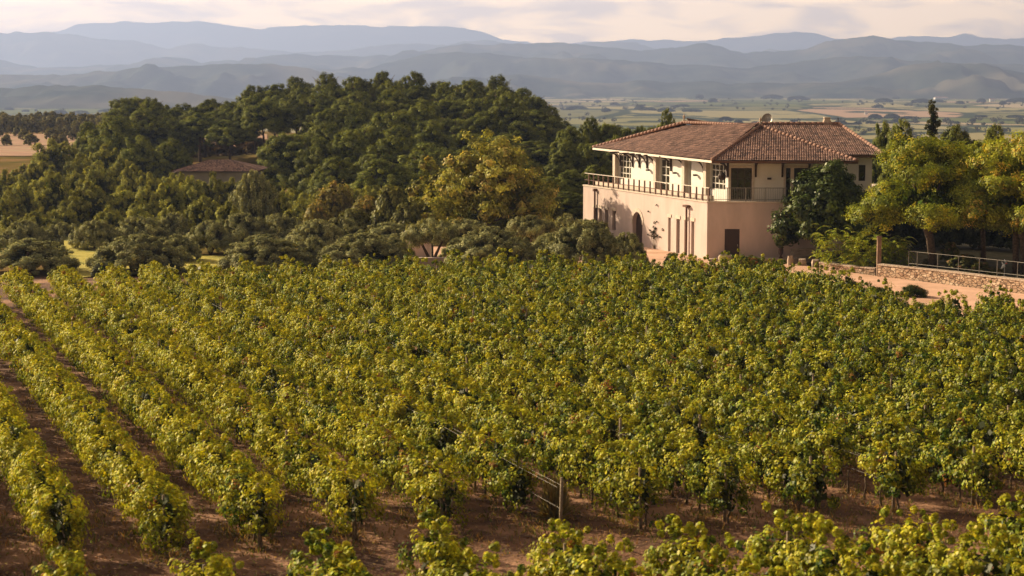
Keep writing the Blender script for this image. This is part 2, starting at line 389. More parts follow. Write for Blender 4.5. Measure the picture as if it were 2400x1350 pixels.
# ------------------------------------------------------------------ terrain
PLAIN = -35.0
def edge_y(x, y):
    s = x / max(y, 1.0)
    return interp([(-0.5, 620), (-0.2, 560), (-0.13, 470), (-0.06, 400), (0.0, 330), (0.05, 240), (0.3, 230)], s)
def H(x, y):
    e = edge_y(x, y)
    z = PLAIN * smooth(e, e + 650, y)
    z += 3.2 * math.exp(-((x + 20) / 28) ** 2 - ((y - 285) / 45) ** 2) * smooth(200, 235, y)
    z -= 3.0 * smooth(147, 164, y) * (1 - smooth(235, 290, y)) * (1 - smooth(-0.012, 0.022, x / max(y, 1)))
    if y > 900:
        z += 5 * smooth(900, 1800, y) * mnoise.noise(Vector((x / 900, y / 1200, 0.3))) * (1 if y < 12000 else 0.3)
    return z
def build_ground():
    ys = np.concatenate([np.array([-900, -300, -60, 0, 40, 80, 110, 140, 146, 150, 154]), np.linspace(158, 700, 90), 700 * (23800 / 700) ** (np.arange(1, 131) / 130)])
    us = np.linspace(-1, 1, 171)
    V, Fc = [], []
    for y in ys:
        w = 900 + 1.1 * max(y, 0)
        for u in us:
            x = w * math.copysign(abs(u) ** 2.4, u)
            V.append((x, float(y), H(x, y) if y > 146 else 0.0))
    n = len(us)
    for j in range(len(ys) - 1):
        for i in range(n - 1):
            a = j * n + i; Fc.append((a, a + 1, a + n + 1, a + n))
    mb = MB(); mb.v, mb.f = V, Fc
    o = mb.build('ground', M['ground'], smooth_=True)
    tag(o, 'dry ground running out to a patchwork of fields in the plain', 'ground', kind='structure')
build_ground()

def sheet(name, pts, z, mat, label, cat, div=None, amp=0.0):
    mb = MB(); mb.poly([(p[0], p[1], z) for p in pts]); o = mb.build(name, mat)
    return tag(o, label, cat, kind='structure')
def build_soil():
    V, Fc = [], []
    ys = np.concatenate([np.arange(20, 70, 0.4), np.arange(70, 126, 1.2)]); xs = np.arange(-48, 62, 0.45)
    for y in ys:
        for x in xs:
            e = min(1, (126 - y) / 4, (x + 48) / 3, (62 - x) / 3, (y - 19.9) / 3)
            V.append((x, y, 0.02 + max(0, e) * (0.05 + 0.05 * mnoise.noise(Vector((x * 1.1, y * 1.1, 0))) + 0.03 * mnoise.noise(Vector((x * 3, y * 3, 4))))))
    n = len(xs)
    for j in range(len(ys) - 1):
        for i in range(n - 1):
            a = j * n + i; Fc.append((a, a + 1, a + n + 1, a + n))
    mb = MB(); mb.v, mb.f = V, Fc
    tag(mb.build('vineyard_soil', M['soil'], smooth_=True), 'reddish brown bare soil between the vine rows', 'soil', kind='structure')
build_soil()
sheet('lawn', [at(150, 655), at(300, 648), at(540, 628), at(540, 604), at(265, 588), at(180, 566), at(150, 566)], 0.10, M['lawn'], 'sunlit yellow green lawn beneath the olive trees', 'lawn')
sheet('courtyard', [at(900, 650), at(1840, 648), at(1870, 600), at(1640, 590), at(1500, 575), at(900, 572)], 0.11, M['path'], 'pale pink gravel courtyard beside the house and olive trees', 'courtyard')
sheet('road', [at(1840, 648), at(2120, 720), at(2900, 900), at(2900, 770), at(2400, 694), at(2060, 652), at(1900, 630), at(1872, 615)], 0.13, M['path'], 'pink gravel track along the foot of the stone wall', 'road')
def orch():
    mb = MB()
    xs = np.linspace(-160, -52, 30); ys = np.linspace(330, 470, 30)
    for y in ys:
        for x in xs: mb.v.append((x * y / 400, y, H(x * y / 400, y) + 0.12))
    for j in range(29):
        for i in range(29): a = j * 30 + i; mb.f.append((a, a + 1, a + 31, a + 30))
    tag(mb.build('orchard_soil', M['orchard']), 'rusty tan tilled soil of the far orchard', 'soil', kind='structure')
orch()

# ------------------------------------------------------------------ mountains
def ridge(name, D, prof, depth, label, seed, rough=1.0, xr=(-900, 3300), base=None, mat=None):
    base = PLAIN - 6 if base is None else base
    nx, nz_ = 420, 30
    V, Fc = [], []
    for j in range(nz_ + 1):
        f = j / nz_                                # 0 front foot .. 1 back foot
        yy = D + (f - 0.5) * 2 * depth
        for i in range(nx + 1):
            px = xr[0] + (xr[1] - xr[0]) * i / nx
            X = (px - 1200) / F_PX * D
            py = interp(prof, px) + 5.0 * mnoise.fractal(Vector((px / 70, seed, 0)), 0.8, 2.0, 5)
            hz = at_y(1200, py, D).z
            h = max(hz - base, 0)
            s = 1 - abs(2 * f - 1)
            sh = s ** 0.8
            k = 1 / (D / 12000)
            nn = mnoise.fractal(Vector((X / 600 * k, yy / 1100 * k, seed)), 0.75, 2.0, 6)
            spur = abs(mnoise.noise(Vector((X / 900 * k, yy / 5000 * k, seed + 9)))) + .5 * abs(mnoise.noise(Vector((X / 380 * k, yy / 2600 * k, seed + 5))))
            z = base + h * (sh + (1 - s) * s * 2.2 * rough * (nn * 0.65 - spur * 1.1 + 0.15)) + h * 0.03 * nn * s
            V.append((X, yy, min(z, hz if s > .8 else z)))
    n = nx + 1
    for j in range(nz_):
        for i in range(nx):
            a = j * n + i; Fc.append((a, a + 1, a + n + 1, a + n))
    mb = MB(); mb.v, mb.f = V, Fc
    return tag(mb.build(name, mat or M['mount'], smooth_=True), label, 'mountains', kind='structure')

L1 = [(-900, 90), (-200, 95), (60, 92), (140, 74), (190, 56), (300, 51), (380, 52), (470, 48), (530, 58), (600, 66), (700, 60), (800, 58), (900, 61), (1050, 61), (1120, 72), (1180, 92), (1260, 104), (1380, 98), (1480, 92), (1600, 96), (1700, 91), (1760, 85), (1850, 73), (1900, 76), (1960, 90), (2040, 100), (2100, 84), (2160, 82), (2210, 88), (2250, 78), (2290, 87), (2350, 91), (2400, 88), (2600, 95), (3300, 90)]
L2 = [(-900, 100), (-300, 70), (-60, 82), (0, 74), (25, 80), (50, 72), (75, 78), (100, 77), (170, 78), (230, 90), (320, 96), (400, 112), (460, 102), (520, 110), (580, 109), (640, 118), (720, 124), (790, 118), (850, 112), (900, 105), (960, 101), (1050, 105), (1080, 95), (1150, 94), (1230, 108), (1330, 112), (1380, 100), (1430, 95), (1490, 100), (1540, 116), (1640, 130), (1750, 124), (1800, 113), (1850, 124), (2400, 140), (3300, 130)]
L3 = [(-900, 150), (-200, 118), (0, 137), (50, 148), (100, 160), (150, 158), (300, 150), (370, 138), (420, 135), (470, 146), (560, 142), (620, 132), (700, 127), (780, 130), (860, 132), (930, 128), (1000, 118), (1050, 108), (1120, 104), (1200, 101), (1320, 99), (1400, 108), (1500, 119), (1600, 108), (1655, 101), (1690, 108), (1740, 123), (1800, 120), (1880, 116), (1930, 99), (1990, 88), (2040, 83), (2090, 94), (2180, 98), (2230, 106), (2300, 104), (2400, 108), (2700, 90), (3300, 110)]
L4 = [(-900, 185), (0, 180), (400, 176), (700, 165), (860, 158), (930, 142), (1000, 128), (1060, 122), (1150, 126), (1250, 135), (1380, 137), (1500, 144), (1600, 150), (1750, 160), (1900, 140), (2000, 130), (2080, 138), (2200, 150), (2400, 150), (3300, 150)]
L5 = [(-900, 150), (-300, 165), (0, 176), (150, 174), (300, 166), (400, 156), (500, 151), (620, 148), (700, 156), (760, 172), (860, 190), (1000, 196), (1100, 184), (1200, 176), (1290, 180), (1360, 195), (1500, 190), (1640, 192), (1800, 196), (1960, 192), (2040, 178), (2100, 158), (2150, 148), (2220, 147), (2290, 153), (2350, 165), (2420, 172), (2600, 160), (3300, 170)]
L6 = [(-900, 190), (-200, 200), (0, 205), (120, 202), (220, 201), (330, 208), (420, 214), (520, 228), (600, 240), (700, 246), (3300, 250)]
ridge('mountains', 22000, L1, 1900, 'palest flat topped mountains on the skyline, the farthest range', 1.0, 0.5)
ridge('mountains', 15500, L2, 1800, 'pale blue middle range of mountains with small humps', 4.0, 0.8)
ridge('mountains', 10500, L3, 2200, 'blue grey range of hills with a long broken ridge', 7.0)
ridge('hills', 8000, L4, 1000, 'soft grey lower slopes before the blue range', 12.0)
ridge('hills', 6300, L5, 900, 'dark low hills at the far edge of the plain', 15.0, 1.6)
ridge('hills', 3800, L6, 380, 'wooded low ridge above the pale fields on the left', 18.0, 0.9, base=PLAIN - 3)

# ------------------------------------------------------------------ vineyard
VPX, VPY = -480.0, HOR
far_edge = [(-900, 735), (-200, 716), (80, 703), (600, 684), (1000, 668), (1650, 661), (1800, 690), (1900, 712), (2100, 762), (2250, 770), (2400, 775), (3200, 850)]
near_edge = [(-2000, 1400), (-200, 1375), (100, 1350), (350, 1335), (590, 1300), (850, 1275), (1050, 1255), (1270, 1272), (1540, 1250), (1750, 1232), (1990, 1220), (2200, 1200), (2400, 1190), (9000, 1190)]
def row_line(xk, y):        # xk: pixel column where the row crosses y=1250
    return VPX + (xk - VPX) * (y - VPY) / (1250 - VPY)
def clip_row(xk, ylo, yhi):
    ys = np.arange(ylo, yhi, 2.0); a = b = None
    for y in ys:
        x = row_line(xk, y)
        if y >= interp(far_edge, x) and a is None and x > -700: a = y
        if a is not None and y <= interp(near_edge, x) and x < 3000: b = y
    return a, b

GREEN = np.array([0.034, 0.080, 0.008]); YEL = np.array([0.56, 0.51, 0.028]); LIME = np.array([0.36, 0.48, 0.028]); RUST = np.array([0.28, 0.12, 0.025]); DARK = np.array([0.055, 0.085, 0.016])
def canopy(p0, p1, near, yellow, seed, leafsize, per, nclump, gaps=0.045, bare_near=0.0, shoots=3):
    r = np.random.default_rng(seed)
    d = np.array([p1.x - p0.x, p1.y - p0.y, 0.0]); Lr = np.linalg.norm(d); d /= Lr
    nrm = np.array([-d[1], d[0], 0.0])
    s = np.arange(bare_near, Lr, 0.95); s = s + r.normal(size=len(s)) * 0.12
    keep = r.random(len(s)) > gaps
    keep[:1] = True
    s = s[keep]
    n = len(s)
    yellow = yellow + 0.0
    hgt = 1.88 + r.normal(size=n) * (0.17 - .08 * yellow) + 0.1 * np.sin(s * 0.37 + seed)
    wid = 0.47 + .03 * yellow + r.normal(size=n) * (0.09 - .04 * yellow)
    tone = r.normal(size=n) * 0.5
    idx = np.repeat(np.arange(n), nclump)
    m = len(idx)
    al = r.uniform(-0.58, 0.58, m)
    zf = r.beta(1.6, 1.15, m)
    mound = 1 - (0.36 - 0.30 * yellow) * (al / 0.58) ** 2; zlo = 0.34 - .12 * yellow; z = zlo + zf * (hgt[idx] * mound - zlo)
    ang = r.choice([-1, 1], m) * np.sqrt(r.random(m))
    wz = wid[idx] * (0.65 + 0.75 * np.sin(np.clip(zf, 0, 1) * np.pi * 0.85))
    ac = ang * wz * (mound * 1.4 - .4)
    cen = np.array([p0.x, p0.y, 0.05]) + (s[idx] + al)[:, None] * d + ac[:, None] * nrm + np.stack([np.zeros(m), np.zeros(m), z], 1)
    rad = r.uniform(0.12, 0.29, m)
    # upright shoots above the hedge
    ns = n * shoots
    si = r.integers(0, n, ns)
    hs = r.uniform(0.05, 0.32 if shoots < 4 else .5, ns)
    cs = np.array([p0.x, p0.y, 0.05]) + (s[si] + r.uniform(-.5, .5, ns))[:, None] * d + (r.normal(size=ns) * 0.16)[:, None] * nrm + np.stack([np.zeros(ns), np.zeros(ns), hgt[si] + hs], 1)
    outs = np.concatenate([unit(np.array([0, 0, 1.0])[None, :] * (zf - .35)[:, None] * 1.2 + nrm[None, :] * (ang * 1.0)[:, None] + 1e-6), np.tile([0, 0, .3], (ns, 1))])
    cen = np.concatenate([cen, cs]); rad = np.concatenate([rad, r.uniform(0.07, 0.13, ns)])
    tn = np.concatenate([tone[idx], tone[si]]); zz = np.concatenate([zf, np.ones(ns)])
    V, ci, dd = puff_leaves(cen, rad, per, leafsize, 0.85, 1.2, 0.1, 0.62, r, 1.0, outs, 1.0)
    k = len(ci)
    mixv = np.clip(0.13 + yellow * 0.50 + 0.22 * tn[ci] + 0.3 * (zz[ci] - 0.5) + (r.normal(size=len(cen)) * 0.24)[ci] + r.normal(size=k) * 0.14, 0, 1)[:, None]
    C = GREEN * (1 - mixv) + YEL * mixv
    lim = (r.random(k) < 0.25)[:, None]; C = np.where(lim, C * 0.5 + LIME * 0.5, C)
    rc = (r.random(len(cen)) < 0.02)[ci] & (r.random(k) < 0.7)
    C = np.where(rc[:, None], RUST, C)
    C = vary(C, k, r, 0.2, 0.06)
    nk = 44; ck = np.repeat(np.arange(n), nk); mk = len(ck)          # large dark inner leaves, added to stop light passing through the row
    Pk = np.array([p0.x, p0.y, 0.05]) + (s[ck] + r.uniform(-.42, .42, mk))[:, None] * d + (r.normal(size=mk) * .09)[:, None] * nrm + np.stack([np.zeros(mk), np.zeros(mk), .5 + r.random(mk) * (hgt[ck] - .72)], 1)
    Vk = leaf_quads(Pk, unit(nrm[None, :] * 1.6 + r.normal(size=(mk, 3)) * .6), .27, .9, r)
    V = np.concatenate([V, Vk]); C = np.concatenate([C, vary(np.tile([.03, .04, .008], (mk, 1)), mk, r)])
    return V, C, d, nrm, Lr

trunk_mb = MB(); trunk_mb.tube([(0, 0, -0.02), (0.03, 0.01, 0.2), (-0.02, 0.02, 0.45), (0.02, 0, 0.75)], [0.045, 0.035, 0.03, 0.03], 6)
TRUNK = trunk_mb.mesh('vine_trunk', M['vinewood'], True)
stake_mb = MB(); stake_mb.tube([(0.06, 0, -0.02), (0.06, 0, 1.15)], 0.012, 5)
post_mb = MB(); post_mb.tube([(0, 0, -0.02), (0.0, 0.0, 0.9), (0.0, 0, 1.86)], [0.05, 0.047, 0.042], 8)
POST = post_mb.mesh('trellis_post', M['postwood'], True)
ORD = ['first', 'second', 'third', 'fourth', 'fifth', 'sixth', 'seventh', 'eighth', 'ninth', 'tenth', 'eleventh', 'twelfth', 'thirteenth', 'fourteenth', 'fifteenth', 'sixteenth',
       'seventeenth', 'eighteenth', 'nineteenth', 'twentieth', 'twenty-first', 'twenty-second', 'twenty-third', 'twenty-fourth', 'twenty-fifth', 'twenty-sixth', 'twenty-seventh', 'twenty-eighth']
def make_row(a, b, label, group, yellow, seed, leafsize, per, nclump, ntr, posts=True, bare=0.0, wires=True):
    """a: near end, b: far end (ground points)."""
    root = empty('vine_row', (a.x, a.y, 0), label, 'vine row', group)
    Lr_ = (b - a).length
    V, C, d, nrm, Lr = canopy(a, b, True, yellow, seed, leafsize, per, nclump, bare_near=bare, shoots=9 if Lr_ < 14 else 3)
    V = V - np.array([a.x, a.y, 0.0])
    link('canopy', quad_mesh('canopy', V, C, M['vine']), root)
    r = random.Random(seed)
    for i in range(ntr):
        o = link('vine_trunk', TRUNK, root); s = bare + 0.1 + i * 0.95
        o.location = (d[0] * s, d[1] * s, 0.04); o.rotation_euler = (r.uniform(-.06, .06), r.uniform(-.06, .06), r.uniform(0, 6)); o.scale = (1, 1, r.uniform(.85, 1.1))
    if posts:
        s = -0.25 if bare else 0.35
        while s < min(Lr, 70):
            o = link('post', POST, root); o.location = (d[0] * s, d[1] * s, 0.03)
            o.rotation_euler = (r.uniform(-.03, .03), r.uniform(-.03, .03), 0); s += 7.6
    if wires:
        w = MB()
        for z, off in (((1.62, 0.10), (1.62, -0.10), (1.0, 0)) if bare else ((1.42, 0.08), (1.42, -0.08), (.9, 0))):
            w.tube([(nrm[0] * off + d[0] * q, nrm[1] * off + d[1] * q, z) for q in (-0.25, Lr * .5, Lr)], 0.003, 4)
        w.build('wire', M['wire'], root)
    return root
rows = []
xk = 100.0 - 235 * 2
while xk < 5900:
    a_, b_ = clip_row(xk, 600, 1420)
    if a_ is not None and b_ is not None and b_ - a_ > 8: rows.append((xk, a_, b_))
    xk += 235
for i, (xk, ya, yb) in enumerate(rows):
    far = at(row_line(xk, ya), ya); near = at(row_line(xk, yb), yb)
    kk = max(0, (xk - 100) / 235)
    yellow = interp([(0, 0.95), (3, 0.85), (8, 0.5), (14, 0.22), (24, 0.12)], kk)
    bare = 3.0 if abs(xk - 1275) < 3 else 0.0
    looks = 'golden green vine row with open soil beside it' if kk < 3 else ('yellow green vine row of the long slope' if kk < 9 else 'dense mid green vine row of the long slope')
    if bare: looks = 'vine row whose pale end post stands bare of leaves'
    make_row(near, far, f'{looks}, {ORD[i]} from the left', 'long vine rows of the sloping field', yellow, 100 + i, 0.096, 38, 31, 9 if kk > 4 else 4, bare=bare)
# rows of the nearer block, cut by the bottom of the picture
fg = [(150, 1515), (470, 1500), (745, 1478), (1010, 1440), (1315, 1442), (1572, 1428), (1832, 1410), (2085, 1402), (2345, 1375)]
for i, (px, py) in enumerate(fg):
    A = at(px, py)
    d = at(VPX + (px - VPX) * 1.15, VPY + (py - VPY) * 1.15) - A
    d.normalize(); B = A + d * 13
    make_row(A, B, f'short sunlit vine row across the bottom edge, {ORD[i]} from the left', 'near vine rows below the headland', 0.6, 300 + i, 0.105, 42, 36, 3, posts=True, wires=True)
# dry weeds along the headland and under the rows: nobody could count them
def weeds():
    r = np.random.default_rng(5); P = []
    for xk, ya, yb in rows:
        a = at(row_line(xk, yb), yb); b = at(row_line(xk, ya), ya)
        L_ = (b - a).length; n = int(min(L_, 30) * 9)
        s = r.random(n) ** 1.3 * min(L_, 30) / L_
        P.append(np.stack([a.x + (b.x - a.x) * s + r.normal(size=n) * .45, a.y + (b.y - a.y) * s + r.normal(size=n) * .45, np.full(n, .08)], 1))
    P.append(np.stack([r.uniform(-16, 18, 900), r.uniform(50.5, 56, 900), np.full(900, .08)], 1))
    P = np.concatenate(P)
    rep = 5; idx = np.repeat(np.arange(len(P)), rep); n = len(idx)
    base = P[idx] + r.normal(size=(n, 3)) * np.array([.1, .1, 0])
    dirn = unit(r.normal(size=(n, 3)) * np.array([.5, .5, .2]) + np.array([0, 0, 1]))
    side = unit(np.cross(dirn, r.normal(size=(n, 3)))) * 0.018
    h = r.uniform(.06, .2, n)[:, None]
    V = np.stack([base - side, base + side, base + dirn * h + side * .4, base + dirn * h - side * .4], 1)
    C = vary(np.where((r.random(n) < .35)[:, None], np.array([.14, .16, .04]), np.array([.34, .22, .10])), n, r)
    o = link('weeds', quad_mesh('weeds', V, C, M['broad'])); tag(o, 'dry straw and weeds along the feet of the vines', 'weeds', kind='stuff')
weeds()
def litter():
    r = np.random.default_rng(15); n = 16000
    x = r.uniform(-18, 20, n); y = 48 + 34 * r.random(n) ** 1.6
    P = np.stack([x, y, np.full(n, .115)], 1) + r.normal(size=(n, 3)) * np.array([0, 0, .012])
    V = leaf_quads(P, unit(r.normal(size=(n, 3)) * .35 + np.array([0, 0, 1])), .085, .8, r)
    k = r.random(n)[:, None]; C = np.where(k < .4, np.array([.34, .22, .10]), np.where(k < .7, np.array([.20, .10, .05]), np.array([.30, .27, .08])))
    tag(link('fallen_leaves', quad_mesh('fallen_leaves', V, vary(C, n, r), M['broad'])), 'dry fallen leaves and clods scattered over the bare soil', 'leaves', kind='stuff')
litter()
def drybush(px, py, name, label, w, h, col, n=900, cat='shrub', spiky=True):
    r = np.random.default_rng(int(px)); A = at(px, py)
    th = r.uniform(0, 2 * math.pi, n); ph = r.beta(2, 1.6, n) * 1.5
    d = np.stack([np.cos(th) * np.sin(ph) * w / 2, np.sin(th) * np.sin(ph) * w / 2, np.cos(ph) * h], 1)
    u = unit(d); s = r.uniform(.25, 1.0, n)[:, None]
    side = unit(np.cross(u, r.normal(size=(n, 3)))) * .03
    P = d * s; V = np.stack([P - side, P + side, P + u * .28, P + u * .28 - side * .2], 1)
    root = empty(name, (A.x, A.y, 0.05), label, cat)
    link('foliage', quad_mesh('foliage', V, vary(np.array(col), n, r), M['broad']), root)
    mb = MB()
    for k in range(7):
        an = k * .9; mb.tube([(0, 0, -.03), (math.cos(an) * w * .2, math.sin(an) * w * .2, h * .5)], [.02, .008], 5)
    mb.build('stem', M['vinewood'], root)
drybush(1300, 1225, 'dry_bush', 'straw coloured dry bush right of the bare end post', 0.9, 1.2, (.30, .24, .10))

# ------------------------------------------------------------------ tree templates
def branches(mb, base, top, r0, r1, nb, spread, seed, lean=(0, 0), fork=0.45):
    r = random.Random(seed)
    h = top - base
    mid = []
    for i in range(5):
        f = i / 4; mid.append((lean[0] * f + r.uniform(-.04, .04) * h * f, lean[1] * f + r.uniform(-.04, .04) * h * f, base + h * f))
    mb.tube(mid, [r0 * (1 - f / 4) + r1 * f / 4 for f in range(5)], 8)
    for k in range(nb):
        f = r.uniform(fork, 0.95); i = min(3, int(f * 4)); p = Vector(mid[i]).lerp(Vector(mid[i + 1]), f * 4 - i)
        an = k * 2.4 + r.uniform(-.4, .4); ln = spread * r.uniform(.6, 1.0)
        q = p + Vector((math.cos(an) * ln * .5, math.sin(an) * ln * .5, ln * .28)); e = p + Vector((math.cos(an) * ln, math.sin(an) * ln, ln * r.uniform(.35, .75)))
        mb.tube([p, q, e], [r0 * .45, r0 * .28, r0 * .1], 6)
    return mb

def crown_mesh(name, puffs, rads, nper, size, cols, mat, seed, aspect=.6, up=.35, bias=1.0, shell=.5, squash=.85, v=.22, outs=None, core=.05):
    r = np.random.default_rng(seed)
    V, ci, dd = puff_leaves(np.array(puffs), np.array(rads), nper, size, aspect, bias, up, shell, r, squash, None if outs is None else np.array(outs), 1.0)
    n = len(ci)
    a, b = np.array(cols[0]), np.array(cols[1])
    f = np.clip(r.random(len(puffs))[ci] * .7 + r.random(n) * .5 - .1, 0, 1)[:, None]
    C = a * (1 - f) + b * f
    if len(cols) > 2:
        k = ((r.random(len(puffs)) < .18)[ci] & (r.random(n) < .7))[:, None]; C = np.where(k, np.array(cols[2]), C)
    C = vary(C, n, r, v, .06)
    if core:  # added large inner leaves, hidden in the crown to block light through it
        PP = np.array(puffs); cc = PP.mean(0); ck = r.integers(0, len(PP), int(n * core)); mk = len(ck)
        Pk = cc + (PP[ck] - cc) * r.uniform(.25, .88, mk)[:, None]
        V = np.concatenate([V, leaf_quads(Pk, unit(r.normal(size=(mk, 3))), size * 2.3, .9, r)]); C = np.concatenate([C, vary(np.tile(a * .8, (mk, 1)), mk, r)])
    return quad_mesh(name, V, C, mat)

def lobed(lobes, nper, r0, r1, r, cen, squash=.85, cw=.7):
    """Clump centres spread over the outer shell of each lobe, with the outward direction of each."""
    P, R, O = [], [], []
    for (x, y, z, L) in lobes:
        co = (Vector((x, y, z)) - Vector(cen)).normalized()
        for q in range(nper):
            d = (Vector((r.gauss(0, 1), r.gauss(0, 1), r.gauss(.25, 1))) + co * .5).normalized()
            k = L * r.uniform(.72, 1.02); P.append((x + d.x * k, y + d.y * k, max(.15, z + d.z * k * squash))); R.append(r.uniform(r0, r1)); O.append(tuple((d + co * cw).normalized()))
    return P, R, O
def olive_t(seed, low=.12):      # 6 m wide, 3.2 m tall, rounded and feathery
    r = random.Random(seed); lobes = []
    for k in range(17):
        th = k * 2.4 + r.uniform(-.3, .3); f = math.sqrt((k + .3) / 17); rr = 2.15 * f
        lobes.append((rr * math.cos(th), rr * math.sin(th), 2.45 - f ** 2 * (2.45 - max(low, .5) - .55) + r.uniform(-.2, .2), r.uniform(.55, .85)))
    if low < 1:
        for k in range(9): lobes.append((2.15 * math.cos(k * .7 + seed), 2.15 * math.sin(k * .7 + seed), r.uniform(.55, 1.1), r.uniform(.55, .75)))
    P, R, O = lobed(lobes, 13, .2, .36, r, (0, 0, low + .3))
    for k in range(26):          # upright shoots
        th = r.uniform(0, 6.28); rr = r.uniform(0, 2.5); P.append((rr * math.cos(th), rr * math.sin(th), 3.15 - (rr / 2.65) ** 2 * 1.3)); R.append(.17); O.append((0, 0, .5))
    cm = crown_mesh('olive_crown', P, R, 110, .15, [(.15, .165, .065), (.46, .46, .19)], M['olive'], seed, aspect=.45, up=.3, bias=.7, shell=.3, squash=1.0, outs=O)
    mb = MB()
    for k in range(3):
        an = k * 2.1 + seed; mb.tube([(0, 0, -.1), (math.cos(an) * .25, math.sin(an) * .25, .6), (math.cos(an) * .9, math.sin(an) * .9, 1.5), (math.cos(an) * 1.5, math.sin(an) * 1.5, 2.2)], [.2, .15, .1, .05], 7)
    return (cm, mb.mesh('olive_trunk', M['bark'], True), 5.7, 3.25)
def pine_t(seed, tall=True):   # 7.5 m wide, 11 m tall, billowing dome
    OUT = []
    r = random.Random(seed); P, R = [], []
    lobes = []
    for k in range(11):
        th = k * 2.4 + r.uniform(-.4, .4); rr = 2.6 * math.sqrt((k + .3) / 11); z = 9.0 - (rr / 2.6) ** 2 * 3.0 + r.uniform(-.5, .5)
        lobes.append((rr * math.cos(th), rr * math.sin(th), z, r.uniform(1.15, 1.6)))
    if not tall:
        for k in range(14):
            th = k * 2.4 + r.uniform(-.3, .3); lobes.append((2.5 * math.cos(th), 2.5 * math.sin(th), 1.6 + 4.6 * k / 14, r.uniform(1.1, 1.5)))
    else:
        for k in range(6):
            th = k * 1.05; lobes.append((2.4 * math.cos(th), 2.4 * math.sin(th), r.uniform(5.2, 6.6), r.uniform(1.0, 1.4)))
    for (x, y, z, R0) in lobes:
        for q in range(22):
            d = Vector((r.gauss(0, 1), r.gauss(0, 1), r.gauss(0.35, 1))).normalized() * R0 * r.uniform(.78, 1.0)
            P.append((x + d.x, y + d.y, z + d.z * .8)); R.append(r.uniform(.3, .55)); OUT.append(tuple((d.normalized() + .6 * (Vector((x, y, z)) - Vector((0, 0, 5.5))).normalized()).normalized()))
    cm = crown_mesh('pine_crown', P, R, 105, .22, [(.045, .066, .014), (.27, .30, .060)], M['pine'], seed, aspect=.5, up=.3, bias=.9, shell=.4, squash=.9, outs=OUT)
    mb = branches(MB(), -.3, 8.8, .2, .06, 9, 2.6, seed, lean=(r.uniform(-.6, .6), r.uniform(-.4, .4)), fork=.5)
    return (cm, mb.mesh('pine_trunk', M['bark'], True), 7.4, 9.9)
def young_t(seed):      # 4.4 m wide, 5.6 m tall, leafy to the ground
    r = random.Random(seed); lobes = []
    for k in range(20):
        f = (k + .5) / 20; z = .9 + 3.6 * f; w = 1.55 * math.sqrt(max(.05, 1 - ((z - 1.9) / 3.1) ** 2)); th = k * 2.4 + r.uniform(-.4, .4)
        lobes.append((w * math.cos(th), w * math.sin(th), z + r.uniform(-.2, .2), r.uniform(.5, .78)))
    lobes.append((.1, 0, 4.75, .55))
    P, R, O = lobed(lobes, 10, .16, .32, r, (0, 0, 2.0), 1.1)
    for (x, y, z, L) in lobes[8:]:
        P.append((x, y, z + L * .8)); R.append(.26); O.append((0, 0, .8))
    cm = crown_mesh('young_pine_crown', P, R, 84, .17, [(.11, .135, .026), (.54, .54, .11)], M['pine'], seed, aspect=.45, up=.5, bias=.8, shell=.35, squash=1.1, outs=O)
    mb = branches(MB(), -.2, 4.6, .12, .03, 6, 1.3, seed, fork=.2)
    return (cm, mb.mesh('young_pine_trunk', M['bark'], True), 4.3, 5.6)
def shrub_t(seed, cols, size=.16, mat='broad', asp=.7, w=2.0, h=1.6, n=46, per=42, up=.4):
    n = int(n * 1.8); per = int(per * 1.3); size *= 1.15
    r = random.Random(seed); P, R, OO = [], [], []
    for k in range(n):
        th = r.uniform(0, 6.28); z = r.uniform(.1, .95) ** .8; rr = math.sqrt(max(0, 1 - z * z)) * r.uniform(.62, 1) * (1 + .18 * math.sin(3 * th + seed))
        OO.append((math.cos(th) * rr, math.sin(th) * rr, z)); P.append((rr * math.cos(th) * w / 2 * .9, rr * math.sin(th) * w / 2 * .9, z * h * .9)); R.append(r.uniform(.12, .24) * w / 2)
    cm = crown_mesh('shrub_crown', P, R, per, size, cols, M[mat], seed, aspect=asp, up=up, shell=.4, outs=OO)
    mb = MB()
    for k in range(5): mb.tube([(0, 0, -.1), (math.cos(k * 1.3) * w * .25, math.sin(k * 1.3) * w * .25, h * .55)], [.05, .02], 5)
    return (cm, mb.mesh('shrub_stem', M['bark'], True), w, h)

OL = [olive_t(s) for s in (1, 2, 3, 4)]
OLH = olive_t(7, 1.55)
PI_ = [pine_t(s) for s in (11, 12, 13, 14)]
PD = [pine_t(s, False) for s in (21, 22, 23, 24)]
YP = [young_t(s) for s in (31, 32, 33, 34, 35)]
tree_ct = [0]
def plant(kind, T, px, Y, top, wpx, label, cat, group=None, z=None, rz=None, wobble=0.0, stem='trunk'):
    x0 = x_of(px, Y); z0 = H(x0, Y) if (z is None and Y > 146) else (z or 0.0)
    x = x_of(px, Y, z0)
    ht = at_y(px, top, Y).z - z0; w = wpx / F_PX * Y
    tree_ct[0] += 1
    rr = rnd.uniform(0, 6.28) if rz is None else rz
    root = empty(kind, (x, Y, z0 - .05), label, cat, group, rz=rr, sc=(w / T[2], w / T[2], max(ht, .3) / T[3]))
    link('crown', T[0], root); link(stem, T[1], root)
    return root

